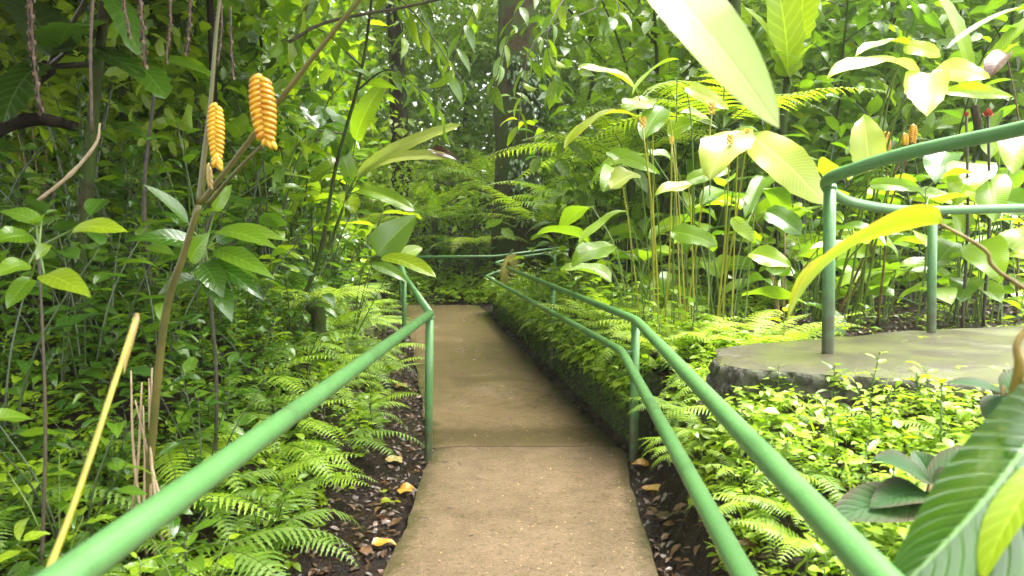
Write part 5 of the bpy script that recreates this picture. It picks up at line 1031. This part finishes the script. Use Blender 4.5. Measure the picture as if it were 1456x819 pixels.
cover('ground_cover', 'cover_lime', 24000, .7, 3.6, 1.0, 4.8, lambda x, y: (DR(x, y) > .22) & (~terr(x, y) | (nrg.random(len(x)) < .06)) & (nrg.random(len(x)) < np.clip(1.9 * pat(x, y, 4) * pat(x, y, 9) - .22, .02, 1)), .022)
cover('ground_cover', 'cover_green', 5000, .8, 3.4, 1.0, 4.8, lambda x, y: (DR(x, y) > .22) & ~terr(x, y) & (nrg.random(len(x)) < pat(x, y, 5)), .042, 5, .08)
cover('ground_cover', 'cover_green', 6500, -.5, 3.4, 4.7, 14, lambda x, y: (DR(x, y) > .27) & ~terr(x, y) & ~retm(x, y) & ((x < 1.7) | (y > 7)) & (nrg.random(len(x)) < .3 + .7 * pat(x, y, 2.5)), .045, 5, .08)
cover('ground_cover', 'cover_lime', 2200, 1.0, 6.5, 4.0, 7.5, lambda x, y: (DR(x, y) > .3) & ~terr(x, y) & (nrg.random(len(x)) < pat(x, y, 3.3) ** 3), .028, 5, .02)
cover('ground_cover', 'cover_lime', 9000, 1.1, 5.0, 3.7, 6.0, lambda x, y: terr(x, y) & (np.interp(x, back[::-1, 0], back[::-1, 1]) - y < .22 * pat(x, y, 7) + .05 + .30 * (x < 1.9)), .02, 5, .015)
cover('ground_cover', 'cover_green', 5000, -6, 4, 15.1, 19, lambda x, y: ~retm(x, y) & (nrg.random(len(x)) < pat(x, y, 2) + .2), .06, 5, .12, 1)
wl = bpy.data.objects['retaining_wall']; n = 2600
y = 4.7 + 8.8 * nrg.random(n) ** 1.3; hz = .64 - .4 * nrg.random(n) ** 2.0; x = xr(y) + .13 - .10 * nrg.random(n) * (hz > .3) + np.where(hz > .55, .3 * nrg.random(n), 0)
D_ = np.stack([-.7 + nrg.normal(size=n) * .5, nrg.normal(size=n) * .7, -.35 + nrg.normal(size=n) * .4], 1); N_ = np.stack([-.5 + nrg.normal(size=n) * .3, nrg.normal(size=n) * .3, np.ones(n)], 1)
mn = 5200; my = 4.75 + 8.6 * nrg.random(mn) ** 1.3; mh = .02 + .55 * nrg.random(mn)
link('moss', leaf_cloud('moss', np.stack([xr(my) + .135 + nrg.normal(size=mn) * .012, my, Pz(my) + mh], 1), np.stack([-1 + nrg.normal(size=mn) * .4, nrg.normal(size=mn) * .6, -.5 + nrg.normal(size=mn) * .5], 1), np.stack([-.4 + 0 * my, 0 * my, 1 + 0 * my], 1), (.012 + .002 * my) * nrg.uniform(.5, 1.8, mn), .55, 'fern_deep'), wl)['kind'] = 'stuff'
link('ivy', leaf_cloud('ivy', np.stack([x, y, Pz(y) + hz], 1), D_, N_, (.035 + .004 * y) * nrg.uniform(.5, 1.6, n), .5, 'fern_deep', True), wl)
n = 1700; y = 4.7 + 8.8 * nrg.random(n) ** 1.3; hz = .66 - .25 * nrg.random(n) ** 2; x = xr(y) + .10 - .12 * nrg.random(n) + np.where(hz > .55, .35 * nrg.random(n), 0)
D_ = np.stack([-.7 + nrg.normal(size=n) * .5, nrg.normal(size=n) * .7, -.2 + nrg.normal(size=n) * .4], 1); N_ = np.stack([-.5 + nrg.normal(size=n) * .3, nrg.normal(size=n) * .3, np.ones(n)], 1)
link('ivy', leaf_cloud('ivy', np.stack([x, y, Pz(y) + hz], 1), D_, N_, (.04 + .005 * y) * nrg.uniform(.5, 1.6, n), .5, 'cover_green', True), wl)
n = 2600; y = 1.2 + 3.6 * nrg.random(n); x = .8 + 2.8 * nrg.random(n); k_ = (DR(x, y) > .25) & ~terr(x, y) & (nrg.random(n) < pat(x, y, 3)); x, y = x[k_], y[k_]; n = len(x)
D_ = nrg.normal(size=(n, 3)) * .45; D_[:, 2] = 1; N_ = nrg.normal(size=(n, 3)); N_[:, 2] = .3
o = link('grass', leaf_cloud('grass', np.stack([x, y, ground(x, y)], 1), D_, N_, nrg.uniform(.06, .16, n), .09, 'cover_lime', True, .6)); o['kind'] = 'stuff'
def litter(name, n, x0, x1, y0, y1, mask, mat, size):
    y = y0 + (y1 - y0) * nrg.random(n) ** 1.4; x = x0 + (x1 - x0) * nrg.random(n); ok = mask(x, y); x, y = x[ok], y[ok]; m = len(x)
    D_ = np.stack([nrg.normal(size=m), nrg.normal(size=m), nrg.normal(size=m) * .25], 1); N_ = nrg.normal(size=(m, 3)) * .35; N_[:, 2] += 1
    o = link(name, leaf_cloud(name, np.stack([x, y, ground(x, y) + .012], 1), D_, N_, size * nrg.uniform(.4, 1.3, m), .45, mat, True, .4)); o['kind'] = 'stuff'
litter('leaf_litter', 4200, -2.6, -.5, 1.5, 12, lambda x, y: (DL(x, y) > .02) & (DL(x, y) < .6), 'leaf_dry', .06)
litter('leaf_litter', 2600, -.5, 1.1, 1.5, 12, lambda x, y: (DR(x, y) > .02) & (DR(x, y) < .28), 'leaf_dry', .07)
litter('leaf_litter', 1800, 1.0, 7, 4.0, 9, lambda x, y: (DR(x, y) > .4) & ~terr(x, y), 'leaf_dry', .07)
litter('leaf_litter', 9000, -2.6, -.5, 1.5, 12, lambda x, y: (DL(x, y) > .0) & (DL(x, y) < .75), 'leaf_rot', .045)
litter('leaf_litter', 8000, -.5, 1.3, 1.5, 12, lambda x, y: (DR(x, y) > .0) & (DR(x, y) < .4), 'leaf_rot', .045)
litter('leaf_litter', 5000, 1.4, 7, 4.2, 8, lambda x, y: (DR(x, y) > .5) & ~terr(x, y), 'leaf_rot', .05)
def undergrowth(name, mat, ncl, per, x0, x1, y0, y1, zmax, leaf, mask=None, sp=.45):
    cy_ = nrg.uniform(y0, y1, ncl); cx_ = nrg.uniform(x0, x1, ncl)
    ok = np.abs(cx_) < cy_ * .9 + 1
    if mask is not None: ok &= mask(cx_, cy_)
    cx_, cy_ = cx_[ok], cy_[ok]; c = np.stack([cx_, cy_, ground(cx_, cy_) + zmax * nrg.random(len(cx_)) ** 1.3], 1)
    m = len(c) * per; P_ = np.repeat(c, per, 0) + nrg.normal(size=(m, 3)) * sp * np.array([1, 1, .8])
    D_ = nrg.normal(size=(m, 3)) * np.array([1, 1, .5]); D_[:, 2] -= .2; N_ = nrg.normal(size=(m, 3)) * .5; N_[:, 2] += 1
    o = link(name, leaf_cloud(name, P_, D_, N_, leaf * nrg.uniform(.5, 1.3, m), .4, mat)); o['kind'] = 'stuff'
undergrowth('undergrowth', 'forest_green', 900, 90, -24, 24, 17, 34, 10, .27, None, .6)
undergrowth('undergrowth', 'cover_green', 200, 70, -8, 10, 16.2, 22, 2.6, .2, lambda x, y: ~retm(x, y), .45)
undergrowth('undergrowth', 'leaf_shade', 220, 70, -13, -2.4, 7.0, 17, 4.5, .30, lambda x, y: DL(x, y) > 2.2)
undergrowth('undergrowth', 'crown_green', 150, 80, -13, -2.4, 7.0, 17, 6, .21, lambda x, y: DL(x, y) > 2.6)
undergrowth('undergrowth', 'crown_green', 230, 80, 3.0, 16, 10.0, 17, 6, .22, lambda x, y: ~retm(x, y))
undergrowth('undergrowth', 'leaf_mid', 110, 80, 2.6, 16, 9.5, 17, 6, .26, lambda x, y: ~retm(x, y))
undergrowth('undergrowth', 'forest_green', 430, 80, -9, 12, 21, 33, 13, .36, None, .8)
undergrowth('forest_backdrop', 'forest_green', 1500, 80, -46, 46, 34, 60, 26, .75, None, 1.6)

# ------------------------------------------------------------------ moist air that pales the far trees
m = bpy.data.materials.new('haze_air'); m.use_nodes = True; t = m.node_tree
t.nodes.remove(t.nodes['Principled BSDF']); pv = t.nodes.new('ShaderNodeVolumePrincipled')
pv.inputs['Color'].default_value = (.93, .95, .92, 1); pv.inputs['Density'].default_value = .0009; pv.inputs['Anisotropy'].default_value = .2
t.links.new(pv.outputs[0], t.nodes['Material Output'].inputs['Volume']); MATS['haze_air'] = m
x0, x1, y0, y1, z0, z1 = -58, 58, -12, 128, -1.5, 24
V = np.array([(x, y, z) for z in (z0, z1) for y in (y0, y1) for x in (x0, x1)], float)
F = [(0, 2, 3, 1), (4, 5, 7, 6), (0, 1, 5, 4), (2, 6, 7, 3), (0, 4, 6, 2), (1, 3, 7, 5)]
o = link('haze', Geo().add((V, F, np.zeros((8, 2)))).mesh('haze', 'haze_air', False)); o['kind'] = 'stuff'
